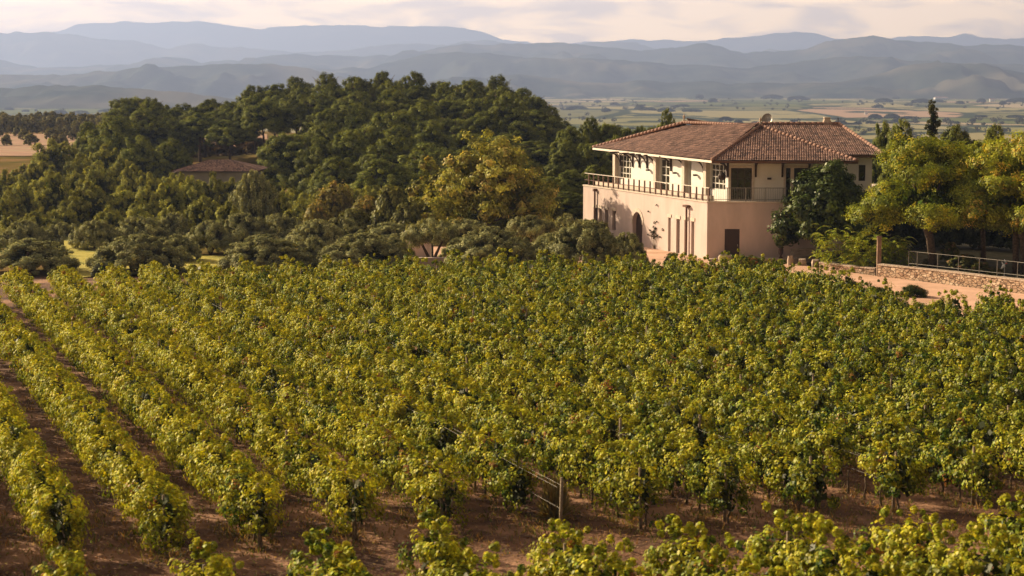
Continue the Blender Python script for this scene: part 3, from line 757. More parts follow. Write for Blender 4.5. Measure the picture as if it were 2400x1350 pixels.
# olive trees behind the vines: (px, Y, top, width, note)
olives = [(70, 128, 558, 225, 'broad dark olive tree at the left edge behind the first vine rows'),
 (325, 128, 548, 225, 'wide olive tree just right of the sunlit lawn gap'),
 (225, 146, 514, 120, 'olive tree standing behind the sunlit lawn gap'),
 (625, 129, 548, 215, 'wide olive tree between the lawn strip and the pink courtyard'),
 (495, 142, 515, 130, 'smaller olive tree on the strip of lawn'),
 (852, 129, 545, 205, 'wide olive tree at the courtyard with its crown low to the ground'),
 (742, 146, 512, 130, 'olive tree tucked behind two wide olive crowns'),
 (1012, 132, 510, 140, 'olive tree with a clear forked trunk before the pink wall'),
 (1150, 129, 530, 205, 'broad olive tree right of the forked trunk olive'),
 (1243, 140, 503, 125, 'tall dark olive tree with a leaning trunk near the house'),
 (1375, 131, 512, 185, 'broad olive tree in front of the arched doorway end of the house'),
 (1470, 129, 542, 100, 'small olive tree nearest to the house corner'),
 (1330, 143, 500, 95, 'olive crown peeping up behind the broad one by the house')]
olives += [(1085, 134, 556, 110, 'low olive bush joining the forked trunk olive to its broad neighbour'), (925, 134, 552, 90, 'low olive bush left of the forked trunk olive'), (1290, 133, 545, 120, 'low olive bush filling the gap before the house'), (415, 136, 548, 110, 'low olive bush right of the wide one by the lawn'), (735, 131, 556, 100, 'low olive bush between two wide olive crowns'), (1215, 131, 552, 100, 'low olive bush under the tall dark olive')]
for i, (px, Y, top, w, lb) in enumerate(olives):
    plant('olive_tree', OLH if i in (7, 9) else OL[i % 4], px, Y, top, w * 1.08, lb, 'olive tree', 'olive trees along the end of the vineyard')
back = [(60, 158, 515), (150, 160, 520), (330, 156, 505), (410, 158, 498), (570, 156, 498), (655, 157, 500), (800, 152, 508), (910, 150, 520), (1085, 150, 512)]
for i, (px, Y, top) in enumerate(back):
    plant('olive_tree', OL[(i + 1) % 4], px, Y, top, 150 + 20 * (i % 3), f'grey green olive tree of the second line, {ORD[i]} from the left', 'olive tree', 'second line of olive trees')
# young pines on the left
yps = [(12, 175, 452, 80), (15, 205, 391, 85), (50, 195, 406, 80), (119, 200, 391, 105), (85, 167, 488, 95), (123, 250, 322, 105), (100, 225, 358, 90), (60, 235, 380, 80), (154, 255, 326, 90),
 (231, 215, 368, 95), (212, 185, 420, 110), (173, 180, 443, 85), (285, 220, 360, 85), (316, 212, 378, 80), (296, 185, 424, 100), (346, 181, 430, 85), (396, 186, 410, 95), (442, 188, 413, 105),
 (404, 164, 474, 80), (480, 178, 450, 90), (150, 172, 480, 80), (260, 170, 475, 90), (330, 168, 478, 90), (30, 168, 500, 80), (190, 230, 350, 80), (250, 240, 335, 90), (540, 170, 465, 90), (660, 176, 446, 80), (180, 205, 395, 80), (700, 168, 470, 80), (352, 200, 400, 70), (20, 190, 430, 80)]
for i, (px, Y, top, w) in enumerate(yps):
    plant('young_pine_tree', YP[i % 5], px, Y, top, w * 1.05, 'light green young pine in the bushy wood on the left', 'young pine', 'young pines filling the left slope')
plant('round_oak_tree', OL[2], 598, 176, 398, 145, 'rounded dark evergreen bush tree in front of the little house', 'evergreen tree')
plant('dark_pine_tree', YP[3], 425, 200, 398, 90, 'dark evergreen covering the left corner of the little house', 'evergreen tree')
plant('dark_pine_tree', YP[1], 500, 200, 396, 75, 'narrow dark evergreen hiding the middle of the little house', 'evergreen tree')
for (px, Y, top, w) in [(455, 204, 408, 70), (545, 206, 412, 80), (575, 208, 418, 80), (405, 206, 402, 80)]:
    plant('young_pine_tree', YP[px % 5], px, Y, top, w, 'young pine hiding the lower walls of the little house', 'young pine', 'young pines before the little house')
# the pine wood
prof = [(200, 300), (250, 275), (300, 228), (340, 222), (400, 236), (440, 240), (480, 230), (515, 262), (530, 240), (580, 215), (640, 195), (700, 186), (790, 180), (880, 177), (960, 184), (1050, 191), (1130, 186), (1200, 194), (1250, 216), (1290, 255), (1310, 300), (1350, 320)]
rp = random.Random(77)
PG = 'pines of the dense wooded knoll'
for row, (Y, dy, sp) in enumerate([(318, 0, 62), (298, 14, 66), (278, 42, 70), (256, 78, 78), (236, 112, 84), (216, 150, 92), (200, 200, 100)]):
    px = 285 + rp.uniform(0, 30)
    while px < 1320 - row * 4:
        top = interp(prof, px) + dy + rp.uniform(-10, 12)
        gap = (px < 690 and Y < 268)
        if not gap:
            tall = px < 720 and 440 < px and Y > 268
            T = (PI_ if tall else PD)[rp.randrange(4)]
            lb = {0: 'dark pine crown along the skyline of the wooded knoll'}.get(row, 'dark green pine within the body of the wooded knoll')
            if tall: lb = 'tall pine with bare trunks showing behind the little house'
            if row >= 5: lb = 'shaded pine on the lower front of the wooded knoll'
            plant('pine_tree', T, px, Y + rp.uniform(-6, 6), top, rp.uniform(125, 165) * 250 / Y, lb, 'pine tree', PG)
        px += sp * rp.uniform(.8, 1.15)
UB = shrub_t(210, [(.16, .11, .035), (.26, .17, .06)], .3, w=4, h=4, n=50, per=34, mat='olive')
for k in range(20):
    px = 430 + k * 15 + rp.uniform(-6, 6); plant('understorey_bush', UB, px, rp.uniform(296, 330), rp.uniform(305, 345), rp.uniform(50, 80), 'brownish understorey bush glimpsed between the pine trunks', 'bush', 'understorey bushes beneath the tall pines', stem='stem')
for k in range(14):
    px = 620 + k * 24 + rp.uniform(-8, 8); plant('understorey_bush', YP[k % 5], px, rp.uniform(178, 192), rp.uniform(425, 470), rp.uniform(75, 105), 'shadowed bushy tree along the foot of the wooded knoll', 'bush', 'bushy trees at the foot of the knoll')
for (px, Y, top, w, lb) in [(272, 250, 278, 165, 'big rounded light green pine at the left end of the knoll'), (215, 262, 290, 90, 'lower pine beside the big rounded light green pine'),
        (330, 235, 330, 130, 'dark pine below the big rounded light green one'), (400, 240, 330, 110, 'dark pine left of the little house roof')]:
    plant('pine_tree', PD[int(px) % 4], px, Y, top, w, lb, 'pine tree')
# wood between knoll and house, and beyond the house
for (px, Y, top, w) in [(1335, 230, 300, 95), (1380, 235, 280, 80), (1425, 238, 285, 80), (1465, 240, 296, 70), (1330, 205, 340, 100), (1385, 208, 330, 100), (1440, 212, 322, 100), (1340, 185, 400, 110), (1400, 186, 390, 110), (1290, 182, 420, 120), (1335, 172, 450, 110), (1230, 190, 380, 130), (1500, 242, 300, 70)]:
    plant('pine_tree', PD[int(px) % 4], px, Y, top, w, 'dark pine between the knoll and the terrace end of the house', 'pine tree', 'pines beside the house')
for (px, Y, top, w, lb) in [(1562, 225, 268, 62, 'round dark pine rising just behind the roof'), (1525, 232, 292, 60, 'low pine left of the round one behind the roof'), (1605, 235, 292, 50, 'pine top half hidden by the roof ridge'),
        (2110, 175, 296, 110, 'dark pine behind the right roof wing'), (2070, 180, 300, 90, 'dark pine touching the right end of the roof'), (2240, 182, 300, 120, 'dark pine behind the yellow green trees'), (2330, 185, 305, 100, 'dark pine at the back of the right garden')]:
    plant('pine_tree', PD[int(px) % 4], px, Y, top, w, lb, 'pine tree')
ORC = [shrub_t(200 + q, [(.14, .14, .045), (.32, .29, .09)], .34, w=4, h=4, n=34, per=30, mat='olive') for q in range(3)]
# orchard trees on the rusty field
for j, (Y, n) in enumerate([(352, 6), (385, 8), (420, 11), (450, 14), (475, 16), (500, 18), (520, 19), (540, 20)]):
    for k in range(n):
        px = -60 + 300 * (k + rp.uniform(.2, .8)) / n + (j % 2) * 10
        if px > 250: continue
        if j < 4 and rp.random() < .35: continue
        zz = H(x_of(px, Y), Y); tp = px_of((x_of(px, Y), Y, zz + rp.uniform(2.6, 4.2) + (1.0 if Y > 470 else 0)))[1]
        plant('orchard_tree', ORC[(k + j) % 3], px, Y, tp, rp.uniform(24, 42), 'small round tree of the far orchard on rusty soil', 'orchard tree', 'trees of the far orchard')

# ---- central broadleaf tree: several stems, airy crown
def bigtree(name, px, Y, top, wpx, z0, label, cat, cols, mat, seed, leaf=.2, npuff=150, per=75, low=.32, flat=1.0, stems=4, trunk_r=.22, lean=0.0, shape='dome', rmul=1.0, gapf=0.0, asp=.65, up=.35, bias=.9):
    r = random.Random(seed)
    if Y > 146: z0 = H(x_of(px, Y, z0), Y)
    x = x_of(px, Y, z0); Ht = at_y(px, top, Y).z - z0; W = wpx / F_PX * Y
    P, R, OU = [], [], []
    nl = 19; lobes = []; npuff = int(npuff * 1.7); leaf *= 1.12
    for k in range(nl):
        th = k * 2.4 + r.uniform(-.3, .3); f = math.sqrt((k + .4) / nl)
        zc = Ht * (low + (0.9 - low) * (1 - f ** 2 * .75) * r.uniform(.72, 1.0)); lobes.append((f * W * .40 * math.cos(th), f * W * .40 * math.sin(th), zc, W * r.uniform(.12, .19)))
    for k in range(npuff):
        lx, ly, lz, lr = lobes[k % nl]
        d = Vector((r.gauss(0, 1), r.gauss(0, 1), r.gauss(.1, 1) * flat)).normalized() * lr * r.uniform(.45, 1.1)
        z = lz + d.z * flat
        if z > Ht * .985: z = Ht * .96
        P.append((lx + d.x, ly + d.y, max(z, Ht * low * .8))); OU.append(tuple(d.normalized())); R.append(W * r.uniform(.035, .062) * rmul)
    root = empty(name, (x, Y, z0), label, cat)
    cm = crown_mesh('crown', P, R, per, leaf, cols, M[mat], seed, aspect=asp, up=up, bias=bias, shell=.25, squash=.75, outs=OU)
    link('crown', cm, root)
    mb = MB()
    for k in range(stems):
        an = k * 2.2 + seed; b = (math.cos(an) * .35 * (stems > 1), math.sin(an) * .35 * (stems > 1), -.2)
        tgt = lobes[(k * 3 + 1) % nl]
        pts = [b, (b[0] + tgt[0] * .12 + lean * .3, b[1] + tgt[1] * .12, Ht * .22), (tgt[0] * .45 + lean, tgt[1] * .45, Ht * .45), (tgt[0] * .9, tgt[1] * .9, tgt[2])]
        mb.tube(pts, [trunk_r, trunk_r * .8, trunk_r * .5, trunk_r * .15], 8)
        for j in range(4):
            t2 = lobes[(k * 4 + j * 2) % nl]; p = Vector(pts[1]).lerp(Vector(pts[2]), r.random())
            mb.tube([p, p.lerp(Vector(t2[:3]), .5) + Vector((0, 0, .2)), t2[:3]], [trunk_r * .4, trunk_r * .25, trunk_r * .08], 6)
    link('trunk', mb.mesh('trunk', M['bark'], True), root)
    return root
TAN = [(.15, .165, .03), (.46, .43, .09), (.50, .40, .11)]
bigtree('plane_tree', 1150, 157, 285, 320, 0, 'large airy tree with bronze green crown rising above the olives', 'broadleaf tree', TAN, 'broad', 41, leaf=.24, npuff=290, per=56, low=.16, rmul=1.1, stems=4, trunk_r=.24)
bigtree('plane_tree', 1020, 163, 330, 165, 0, 'bronze leafed tree leaning against the large airy tree, on its left', 'broadleaf tree', TAN, 'broad', 42, leaf=.24, npuff=150, per=46, low=.16, stems=3, trunk_r=.16)
bigtree('oak_tree', 1255, 170, 400, 110, 0, 'small green tree at the right foot of the large airy tree', 'broadleaf tree', [(.08, .09, .025), (.15, .15, .04)], 'broad', 43, leaf=.22, npuff=90, per=46, low=.12, stems=2, trunk_r=.12)
SB1 = shrub_t(51, [(.15, .14, .035), (.40, .34, .09), (.44, .30, .08)], .2, w=4, h=4, n=70)
SB2 = shrub_t(52, [(.09, .10, .025), (.26, .25, .06)], .2, w=4, h=4, n=70)
for (px, Y, top, w, T, lb) in [(790, 172, 404, 120, SB1, 'golden autumn bush standing out against the dark knoll'), (745, 166, 450, 100, SB1, 'tan bush at the left foot of the golden autumn one'), (860, 160, 440, 130, SB1, 'tan leafed bush left of the bronze tree'),
        (920, 158, 415, 110, SB2, 'tall green bush between tan bush and bronze tree'), (960, 156, 460, 110, SB2, 'low green bush before the bronze tree'), (1075, 150, 500, 60, SB1, 'pale flowering shrub between two olive trees'),
        (830, 155, 475, 110, SB2, 'olive green bush behind the wide courtyard olive'), (1210, 160, 470, 110, SB2, 'green undergrowth bush beneath the large airy tree'), (1290, 165, 470, 90, SB2, 'dark bush beside the wall end of the house')]:
    plant('bush', T, px, Y, top, w, lb, 'bush', stem='stem')

# ------------------------------------------------------------------ the house
ZT = 4.25
C0 = at(1658, 612, 0.0); C0 = at(1658, 475, ZT); C0.z = 0
A0 = at(1367, 435, ZT); A0.z = 0
u = (A0 - C0).normalized(); LEN = (A0 - C0).length
nl = Vector((-u.y, u.x, 0)) * 1.0
if nl.x > 0: nl = -nl
v = Vector((1, -0.03, 0)).normalized(); nv = Vector((v.y, -v.x, 0))
if nv.y > 0: nv = -nv
house = empty('country_house', (0, 0, 0), 'two storey pink plastered house with tiled hip roof and railed terrace', 'house')

def facade(O, d, n, t0, t1, z0, z1, openings, depth, mat, name='wall', par=house, back=0.0):
    """A wall skin with real openings and their reveals. openings: (a, b, za, zb)."""
    mb = MB()
    ts = sorted({t0, t1, *[q for o in openings for q in o[:2]]}); zs = sorted({z0, z1, *[q for o in openings for q in o[2:4]]})
    def P(t, m, z): q = O + d * t + n * m; return (q.x, q.y, z)
    for i in range(len(ts) - 1):
        for j in range(len(zs) - 1):
            a, b, c, e = ts[i], ts[i + 1], zs[j], zs[j + 1]; mt, mz = (a + b) / 2, (c + e) / 2
            if any(o[0] < mt < o[1] and o[2] < mz < o[3] for o in openings): continue
            mb.poly([P(a, 0, c), P(b, 0, c), P(b, 0, e), P(a, 0, e)])
    for a, b, c, e in [o[:4] for o in openings]:
        mb.poly([P(a, 0, c), P(a, -depth, c), P(a, -depth, e), P(a, 0, e)]); mb.poly([P(b, 0, c), P(b, 0, e), P(b, -depth, e), P(b, -depth, c)])
        mb.poly([P(a, 0, e), P(a, -depth, e), P(b, -depth, e), P(b, 0, e)]); mb.poly([P(a, 0, c), P(b, 0, c), P(b, -depth, c), P(a, -depth, c)])
    return mb.build(name, mat, par)
def window(O, d, n, a, b, c, e, depth, cols, rows_, fm, par=house, name='window', bar=.07, split=None):
    fr = MB(); w = bar
    m0, m1 = -depth + .02, -depth + .10
    fr.fbox(O, d, n, a, a + w, m0, m1, c, e); fr.fbox(O, d, n, b - w, b, m0, m1, c, e)
    fr.fbox(O, d, n, a + w, b - w, m0, m1, e - w, e); fr.fbox(O, d, n, a + w, b - w, m0, m1, c, c + w)
    for i in range(1, cols):
        t = a + (b - a) * i / cols; fr.fbox(O, d, n, t - w * .4, t + w * .4, m0 + .01, m1 - .015, c + w, e - w)
    for j in range(1, rows_):
        z = c + (e - c) * j / rows_; fr.fbox(O, d, n, a + w, b - w, m0 + .015, m1 - .02, z - w * .4, z + w * .4)
    f = fr.build(name, fm, par)
    g = MB(); g.fbox(O, d, n, a + w * .5, b - w * .5, -depth - .02, -depth + .03, c + w * .5, e - w * .5); g.build('pane', M['glass'], f)
    return f

# lower storey, left face
Ol, dl = C0.copy(), u
def tl(px, z): return t_px(Ol, dl, px, z)
slits = []
for pa, pb, ya, yb in [(1391, 1399, 490, 530), (1404, 1410, 492, 530), (1418, 1425, 494, 530), (1435, 1443, 497, 535)]:
    z1 = 2.55; slits.append((tl(pb, 1.8), tl(pa, 1.8), 0.95, z1))
for pa, pb in [(1566, 1572), (1585, 1593), (1604, 1611), (1620, 1627)]:
    slits.append((tl(pb, 1.8), tl(pa, 1.8), 0.12, 2.72))
arch_c = tl(1494, 2.0); AW = .95
openl = slits + [(arch_c - AW, arch_c + AW, 0.0, 2.75)]
facade(Ol, dl, nl, 0, LEN, -.4, ZT, openl, .32, M['plaster'])
for a, b, c, e in slits:
    window(Ol, dl, nl, a, b, c, e, .32, 1, 3 if c < .5 else 2, M['darkwood'])
    s = MB(); s.fbox(Ol, dl, nl, a - .12, b + .12, .003, .05, e, e + .26); s.build('lintel', M['trim'], house)
def arch():
    mb = MB(); r0 = AW; zc = 2.75 - AW; nseg = 14       # spandrels filling the square head down to the arch
    def P(t, z, m): q = Ol + dl * (arch_c + t) + nl * m; return (q.x, q.y, z)
    for i in range(nseg):
        a0, a1 = math.pi * i / nseg, math.pi * (i + 1) / nseg
        for m in (-.004,):
            mb.poly([P(r0 * math.cos(a0), zc + r0 * math.sin(a0), m), P(r0 * math.cos(a1), zc + r0 * math.sin(a1), m), P(r0 * math.cos(a1), 2.75, m), P(r0 * math.cos(a0), 2.75, m)])
        mb.poly([P(r0 * math.cos(a0), zc + r0 * math.sin(a0), -.004), P(r0 * math.cos(a1), zc + r0 * math.sin(a1), -.004), P(r0 * math.cos(a1), zc + r0 * math.sin(a1), -.31), P(r0 * math.cos(a0), zc + r0 * math.sin(a0), -.31)])
    mb.build('arch', M['plaster'], house)
    vs = MB()
    for i in range(11):
        a0, a1 = math.pi * (i + .04) / 11, math.pi * (i + .96) / 11; ri, ro = r0 + .002, r0 + .3
        pts = [P(ri * math.cos(a0), zc + ri * math.sin(a0), 0.003), P(ri * math.cos(a1), zc + ri * math.sin(a1), .003), P(ro * math.cos(a1), zc + ro * math.sin(a1), .003), P(ro * math.cos(a0), zc + ro * math.sin(a0), .003)]
        pt2 = [P(ri * math.cos(a0), zc + ri * math.sin(a0), 0.045), P(ri * math.cos(a1), zc + ri * math.sin(a1), .045), P(ro * math.cos(a1), zc + ro * math.sin(a1), .045), P(ro * math.cos(a0), zc + ro * math.sin(a0), .045)]
        vs.hexa(pts + pt2)
    vs.build('arch_surround', M['trim'], house)
    d = MB(); d.fbox(Ol, dl, nl, arch_c - AW - .05, arch_c + AW + .05, -.40, -.33, -.2, 2.8); d.build('door', M['door'], house)
arch()
# lower storey, front face: gently curving away at its right end like a bastion
front = [C0.copy()]
for i in range(1, 22):
    f = i / 21; s = 9.6 * f; front.append(C0 + v * s - nv * (0.0 if f < .45 else 3.4 * ((f - .45) / .55) ** 2))
da, db = (x_of(1698, C0.y, 1) - C0.x) / v.x, (x_of(1733, C0.y, 1) - C0.x) / v.x
facade(C0, v, nv, 0, da + 1.6, -.4, ZT, [(da, db, 0.1, 2.33)], .14, M['plaster'])
wm = MB(); s0 = da + 1.6; prev = C0 + v * s0
for i in range(1, 25):
    s = s0 + (11.5 - s0) * i / 24; off = -4.2 * max(0, (s - 4.6) / 6.9) ** 2
    q = C0 + v * s + nv * off
    wm.poly([(prev.x, prev.y, -.4), (q.x, q.y, -.4), (q.x, q.y, ZT), (prev.x, prev.y, ZT)]); prev = q
wm.build('wall', M['plaster'], house, smooth_=True)
dd = MB(); dd.fbox(C0, v, nv, da + .004, db - .004, -.20, -.10, -.05, 2.32); dr = dd.build('door', M['door'], house)
hh = MB(); hh.fbox(C0, v, nv, db - .16, db - .10, -.098, -.04, 1.05, 1.2); hh.build('handle', M['greymetal'], dr)
# terrace slab with pale coping
Cend = C0 + v * 11.5 - nv * 4.2
Bk = A0 + Vector((14, 5.2, 0))
tp = MB(); tp.poly([(C0.x, C0.y, ZT - .02), (C0.x + v.x * 9, C0.y + v.y * 9 + 1.7, ZT - .02), (Cend.x + 6, Cend.y + 22, ZT - .02), (Bk.x, Bk.y, ZT - .02), (A0.x, A0.y, ZT - .02)]); tp.build('terrace_floor', M['trim'], house)
cp_ = MB(); cp_.fbox(C0, u, nl, -.06, LEN, -.32, .06, ZT, ZT + .09); cp_.build('coping', M['trim'], house)
cp_ = MB(); cp_.fbox(C0, v, nv, .08, 5.4, -.32, .06, ZT, ZT + .09); cp_.build('coping', M['trim'], house)
# downpipes on the left face
for px, z0, z1, hd in [(1398, 1.2, 3.95, 0), (1613, .1, 3.75, 1)]:
    t = tl(px, 2.4); mb = MB(); q = Ol + dl * t + nl * .16
    mb.tube([(q.x, q.y, z0), (q.x, q.y, z1)], .075, 8)
    if hd: mb.fbox(Ol, dl, nl, t - .35, t + .35, .02, .32, z1 - .02, z1 + .14)
    else: mb.fbox(Ol, dl, nl, t - .14, t + .14, .02, .3, z1 - .02, z1 + .2)
    mb.build('downpipe', M['rustmetal'], house)
# upper storey
ZE = 7.30
Cu = Vector((x_of(1706, C0.y + 1.35, ZT), C0.y + 1.35, 0))
LU = t_px(Cu, u, 1447, 5.5)
def tu(px, z=5.6): return t_px(Cu, u, px, z)
wins_l = [(tu(1700), tu(1664), ZT + .75, 6.95), (tu(1620), tu(1613), ZT + .12, 6.95), (tu(1569), tu(1546), ZT + .12, 6.95), (tu(1479), tu(1450), ZT + .7, 6.95)]
facade(Cu, u, nl, 0, LU, ZT - .02, ZE + .15, wins_l, .34, M['upper'])
for i, (a, b, c, e) in enumerate(wins_l):
    window(Cu, u, nl, a, b, c, e, .22, [4, 1, 2, 4][i], [4, 4, 4, 4][i], M['whiteframe'], name='window' if c > ZT + .5 else 'glazed_door', bar=.09)
    # pilaster on the far jamb
    pl = MB(); pl.fbox(Cu, u, nl, b + .02, b + .5, .003, .34, ZT, 7.05); pl.build('pilaster', M['trim'], house)
    pl = MB(); pl.fbox(Cu, u, nl, a - .02, b + .02, .003, .10, 6.96, 7.12); pl.build('lintel', M['trim'], house)
# upper front face, almost flush with the one below
du = (x_of(1712, Cu.y, 5) - Cu.x) / v.x
def tv(px, z=5.6): return (x_of(px, Cu.y, z) - Cu.x) / v.x
wins_f = [(tv(1713), tv(1762), ZT + .08, 6.72), (tv(1841), tv(1852), ZT + .08, 6.72), (tv(1860), tv(1925), ZT + .4, 6.72)]
EU = tv(1985)
facade(Cu, v, nv, 0, EU, ZT - .02, ZE + .15, wins_f, .3, M['upper'])
for i, (a, b, c, e) in enumerate(wins_f):
    window(Cu, v, nv, a, b, c, e, .2, [3, 1, 4][i], 3, M['darkwood'], name='glazed_door' if i == 0 else 'window', bar=.08)
    pl = MB(); pl.fbox(Cu, v, nv, a - .16, a - .004, .003, .06, ZT, 6.9); pl.fbox(Cu, v, nv, b + .004, b + .16, .003, .06, ZT, 6.9); pl.fbox(Cu, v, nv, a - .004, b + .004, .003, .06, 6.74, 6.9); pl.build('window_surround', M['trim'], house)
# right side wall of the upper storey and back wall
R1 = Cu + v * EU
for P0, P1 in [(R1, R1 + u * LU), (Cu + u * LU, Cu + u * LU + v * (EU + .1))]:
    mb = MB(); mb.poly([(P0.x, P0.y, ZT), (P1.x, P1.y, ZT), (P1.x, P1.y, ZE + .15), (P0.x, P0.y, ZE + .15)]); mb.build('wall', M['upper'], house)
# wall lamps
def lamp(O, d, n, t, z):
    mb = MB(); mb.fbox(O, d, n, t - .14, t + .14, .10, .34, z - .07, z + .07); mb.fbox(O, d, n, t - .05, t + .05, .003, .10, z - .04, z + .04); mb.build('wall_lamp', M['darkwood'], house)
for px in (1524, 1587, 1635): lamp(Cu, u, nl, tu(px, 5.9), interp([(1524, 5.95), (1587, 5.95), (1635, 5.95)], px))
lamp(Cu, v, nv, tv(1802, 5.9), 5.95)
# brackets: post on the wall, top beam and curved strut
def bracket(O, d, n, t, ln=1.05, zb=6.05):
    mb = MB(); w = .065; zt = ZE - .06
    mb.fbox(O, d, n, t - w, t + w, .005, .13, zb, zt - .121); mb.fbox(O, d, n, t - w, t + w, .005, ln, zt - .12, zt)
    pr = None
    for i in range(9):
        a = math.pi / 2 * i / 8; m = .12 + (ln - .3) * (1 - math.cos(a)); z = (zb + .12) + (zt - .2 - zb - .12) * math.sin(a)
        if pr:
            P = []
            for (mm, zz) in ((pr[0], pr[1]), (m, z)):
                for tt in (-w * .8, w * .8):
                    q = O + d * (t + tt) + n * mm; P.append((q.x, q.y, zz))
            a0, a1, b0, b1 = P
            mb.hexa([a0, a1, b1, b0, (a0[0], a0[1], a0[2] + .13), (a1[0], a1[1], a1[2] + .13), (b1[0], b1[1], b1[2] + .13), (b0[0], b0[1], b0[2] + .13)])
        pr = (m, z)
    mb.build('eave_bracket', M['darkwood'], house)
for px in (1500, 1518, 1537, 1574, 1606, 1652, 1455, 1484): bracket(Cu, u, nl, tu(px, 6.5))
for px in (1771, 1833, 1895): bracket(Cu, v, nv, tv(px, 6.5))
bracket(Cu, (u - v).normalized() if False else v, (nl + nv).normalized(), 0.0, 1.3)
hb = MB(); hb.lathe([(.10, 0), (.28, .12), (.30, .35), (.2, .5), (.04, .62), (.02, 1.2)], (Cu.x - .55, Cu.y - .75, 5.85), 10); hb.build('hanging_lantern', M['darkwood'], house)

# roofs ------------------------------------------------------------
def roof_face(E0, E1, R0, R1, name='roof_slope', par=None, tile=.17, course=.36):
    E0, E1, R0, R1 = map(Vector, (E0, E1, R0, R1)); ed = (E1 - E0); L = ed.length; ed.normalize()
    nrm = ed.cross(((R0 + R1) / 2 - (E0 + E1) / 2)).normalized()
    if nrm.z < 0: nrm = -nrm
    up = nrm.cross(ed)
    if up.z < 0: up = -up
    r0, r1 = (R0 - E0), (R1 - E0); a0, h0 = r0.dot(ed), r0.dot(up); a1, h1 = r1.dot(ed), r1.dot(up)
    def mx(s):
        c = []
        if s < a0: return h0 * s / max(a0, 1e-6)
        if s > a1: return h1 * (L - s) / max(L - a1, 1e-6)
        return h0 + (h1 - h0) * ((s - a0) / max(a1 - a0, 1e-6))
    nc = int(L / tile * 4); nk = int(max(h0, h1) / course) + 1
    mb = MB(); uv = []; lim = max(h0, h1)
    for i in range(nc + 1):
        s = L * i / nc; m = max(mx(s), .02); prof = abs(math.sin(math.pi * s / tile)) * .075
        for k in range(nk):
            for q, lift in ((k * course, .045), ((k + 1) * course - .01, 0.0)):
                dq = min(q, m); p = E0 + ed * s + up * dq + nrm * (prof + lift); mb.v.append(tuple(p)); uv.append((s / tile, (k + .5) if True else 0))
    nr = nk * 2
    for i in range(nc):
        for k in range(nr - 1):
            a = i * nr + k; mb.f.append((a, a + nr, a + nr + 1, a + 1))
    me = mb.mesh(name, M['tiles'])
    ul = me.uv_layers.new(name='UVMap'); li = np.empty(len(me.loops), np.int32); me.loops.foreach_get('vertex_index', li)
    U = np.array(uv)[li]
    # keep a tile's four columns on one cell
    pol = np.repeat(np.arange(len(me.polygons)), 4); first = U.reshape(-1, 4, 2)[:, 0, :]
    cell = np.floor(first + 1e-4) + .5; ul.data.foreach_set('uv', np.repeat(cell, 4, axis=0).ravel().astype(np.float32))
    return link(name, me, par)
def ridge_caps(pts, par, r=.13, name='ridge_tiles'):
    mb = MB()
    for a, b in zip(pts[:-1], pts[1:]):
        a, b = Vector(a), Vector(b); n = max(1, int((b - a).length / .42)); d = (b - a) / n
        for i in range(n): mb.tube([a + d * i, a + d * (i + 1.06)], [r * 1.12, r * .92], 8, cap=True)
    return mb.build(name, M['tiles2'], par, smooth_=True)
M['tiles2'] = mat_noise('ridge_clay', (0.24, 0.13, 0.10), (0.36, 0.22, 0.165), 3.0, .85)

EF = at(1669, 377, ZE); EL = at(1390, 346.5, ZE); ER = at(2010, 379, ZE)
RA = at(1603, 289, 9.6); RB = at(1782, 297, 9.6)
# far side of the main roof, mirrored so that the ridge stays over the middle
BL = EL + (RA - EL) * 1.0; EBL = EL + Vector((ER.x - EF.x, ER.y - EF.y + 4.5, 0)); 
main_roof = MB(); main_roof.poly([(EF.x, EF.y, ZE - .16), (ER.x, ER.y, ZE - .16), (EBL.x, EBL.y, ZE - .16), (EL.x, EL.y, ZE - .16)]); mr_ = main_roof.build('roof', M['soffit'], house)
roof_face(EF, EL, RB, RA, par=mr_); roof_face(EF, ER, RB, RB, par=mr_); roof_face(ER, EBL, RB, RA, par=mr_); roof_face(EL, EBL, RA, RA, par=mr_)
ridge_caps([EF + Vector((0, 0, .08)), RB + Vector((0, 0, .1)), RA + Vector((0, 0, .1)), EL + Vector((0, 0, .08))], mr_)
ridge_caps([ER + Vector((0, 0, .08)), RB + Vector((0, 0, .1))], mr_)
def fascia(A, B, h=.15, mat='fascia', z=ZE):
    A, B = Vector(A), Vector(B); d = (B - A); L = d.length; d.normalize(); n = Vector((d.y, -d.x, 0))
    mb = MB(); mb.fbox(A, d, n, 0, L, -.02, .05, z - h, z + .012); mb.build('gutter', M[mat], mr_)
fascia(EL, EF, mat='fascia'); fascia(EF, ER, .14, 'rustmetal'); fascia(ER, EBL, .14, 'rustmetal')
# finials
for P in (RA, RB):
    mb = MB(); mb.lathe([(.14, 0), (.16, .12), (.07, .2), (.05, .34), (.11, .42), (.10, .52), (.03, .6), (.01, .78)], (P.x, P.y, P.z + .08), 10); mb.build('finial', M['block'], mr_, True)
# rear wing
ZW = 7.55; ZWR = 9.66
WY = C0.y + 3.6
W0 = Vector((x_of(1880, WY, ZW), WY, ZW)); W1 = Vector((x_of(2072, WY, ZW), WY, ZW)); WR1 = Vector((x_of(1966, WY + 7.2, ZWR), WY + 7.2, ZWR)); WR0 = Vector((RB.x + .25, WY + 7.2, ZWR))
W0b = Vector((x_of(1786, WY + 7.2, ZW), WY + .4, ZW))
wing = MB(); wing.poly([(W0b.x + 2, WY, ZW - .15), (W1.x, WY, ZW - .15), (W1.x, WY + 14.4, ZW - .15), (W0b.x + 2, WY + 14.4, ZW - .15)]); wr = wing.build('wing_roof', M['soffit'], house)
WS = Vector((WR0.x - .2, WY, ZW))
roof_face(WS, W1, WR0, WR1, par=wr); Wb1 = Vector((W1.x, WY + 14.4, ZW)); Wb0 = Vector((WS.x, WY + 14.4, ZW))
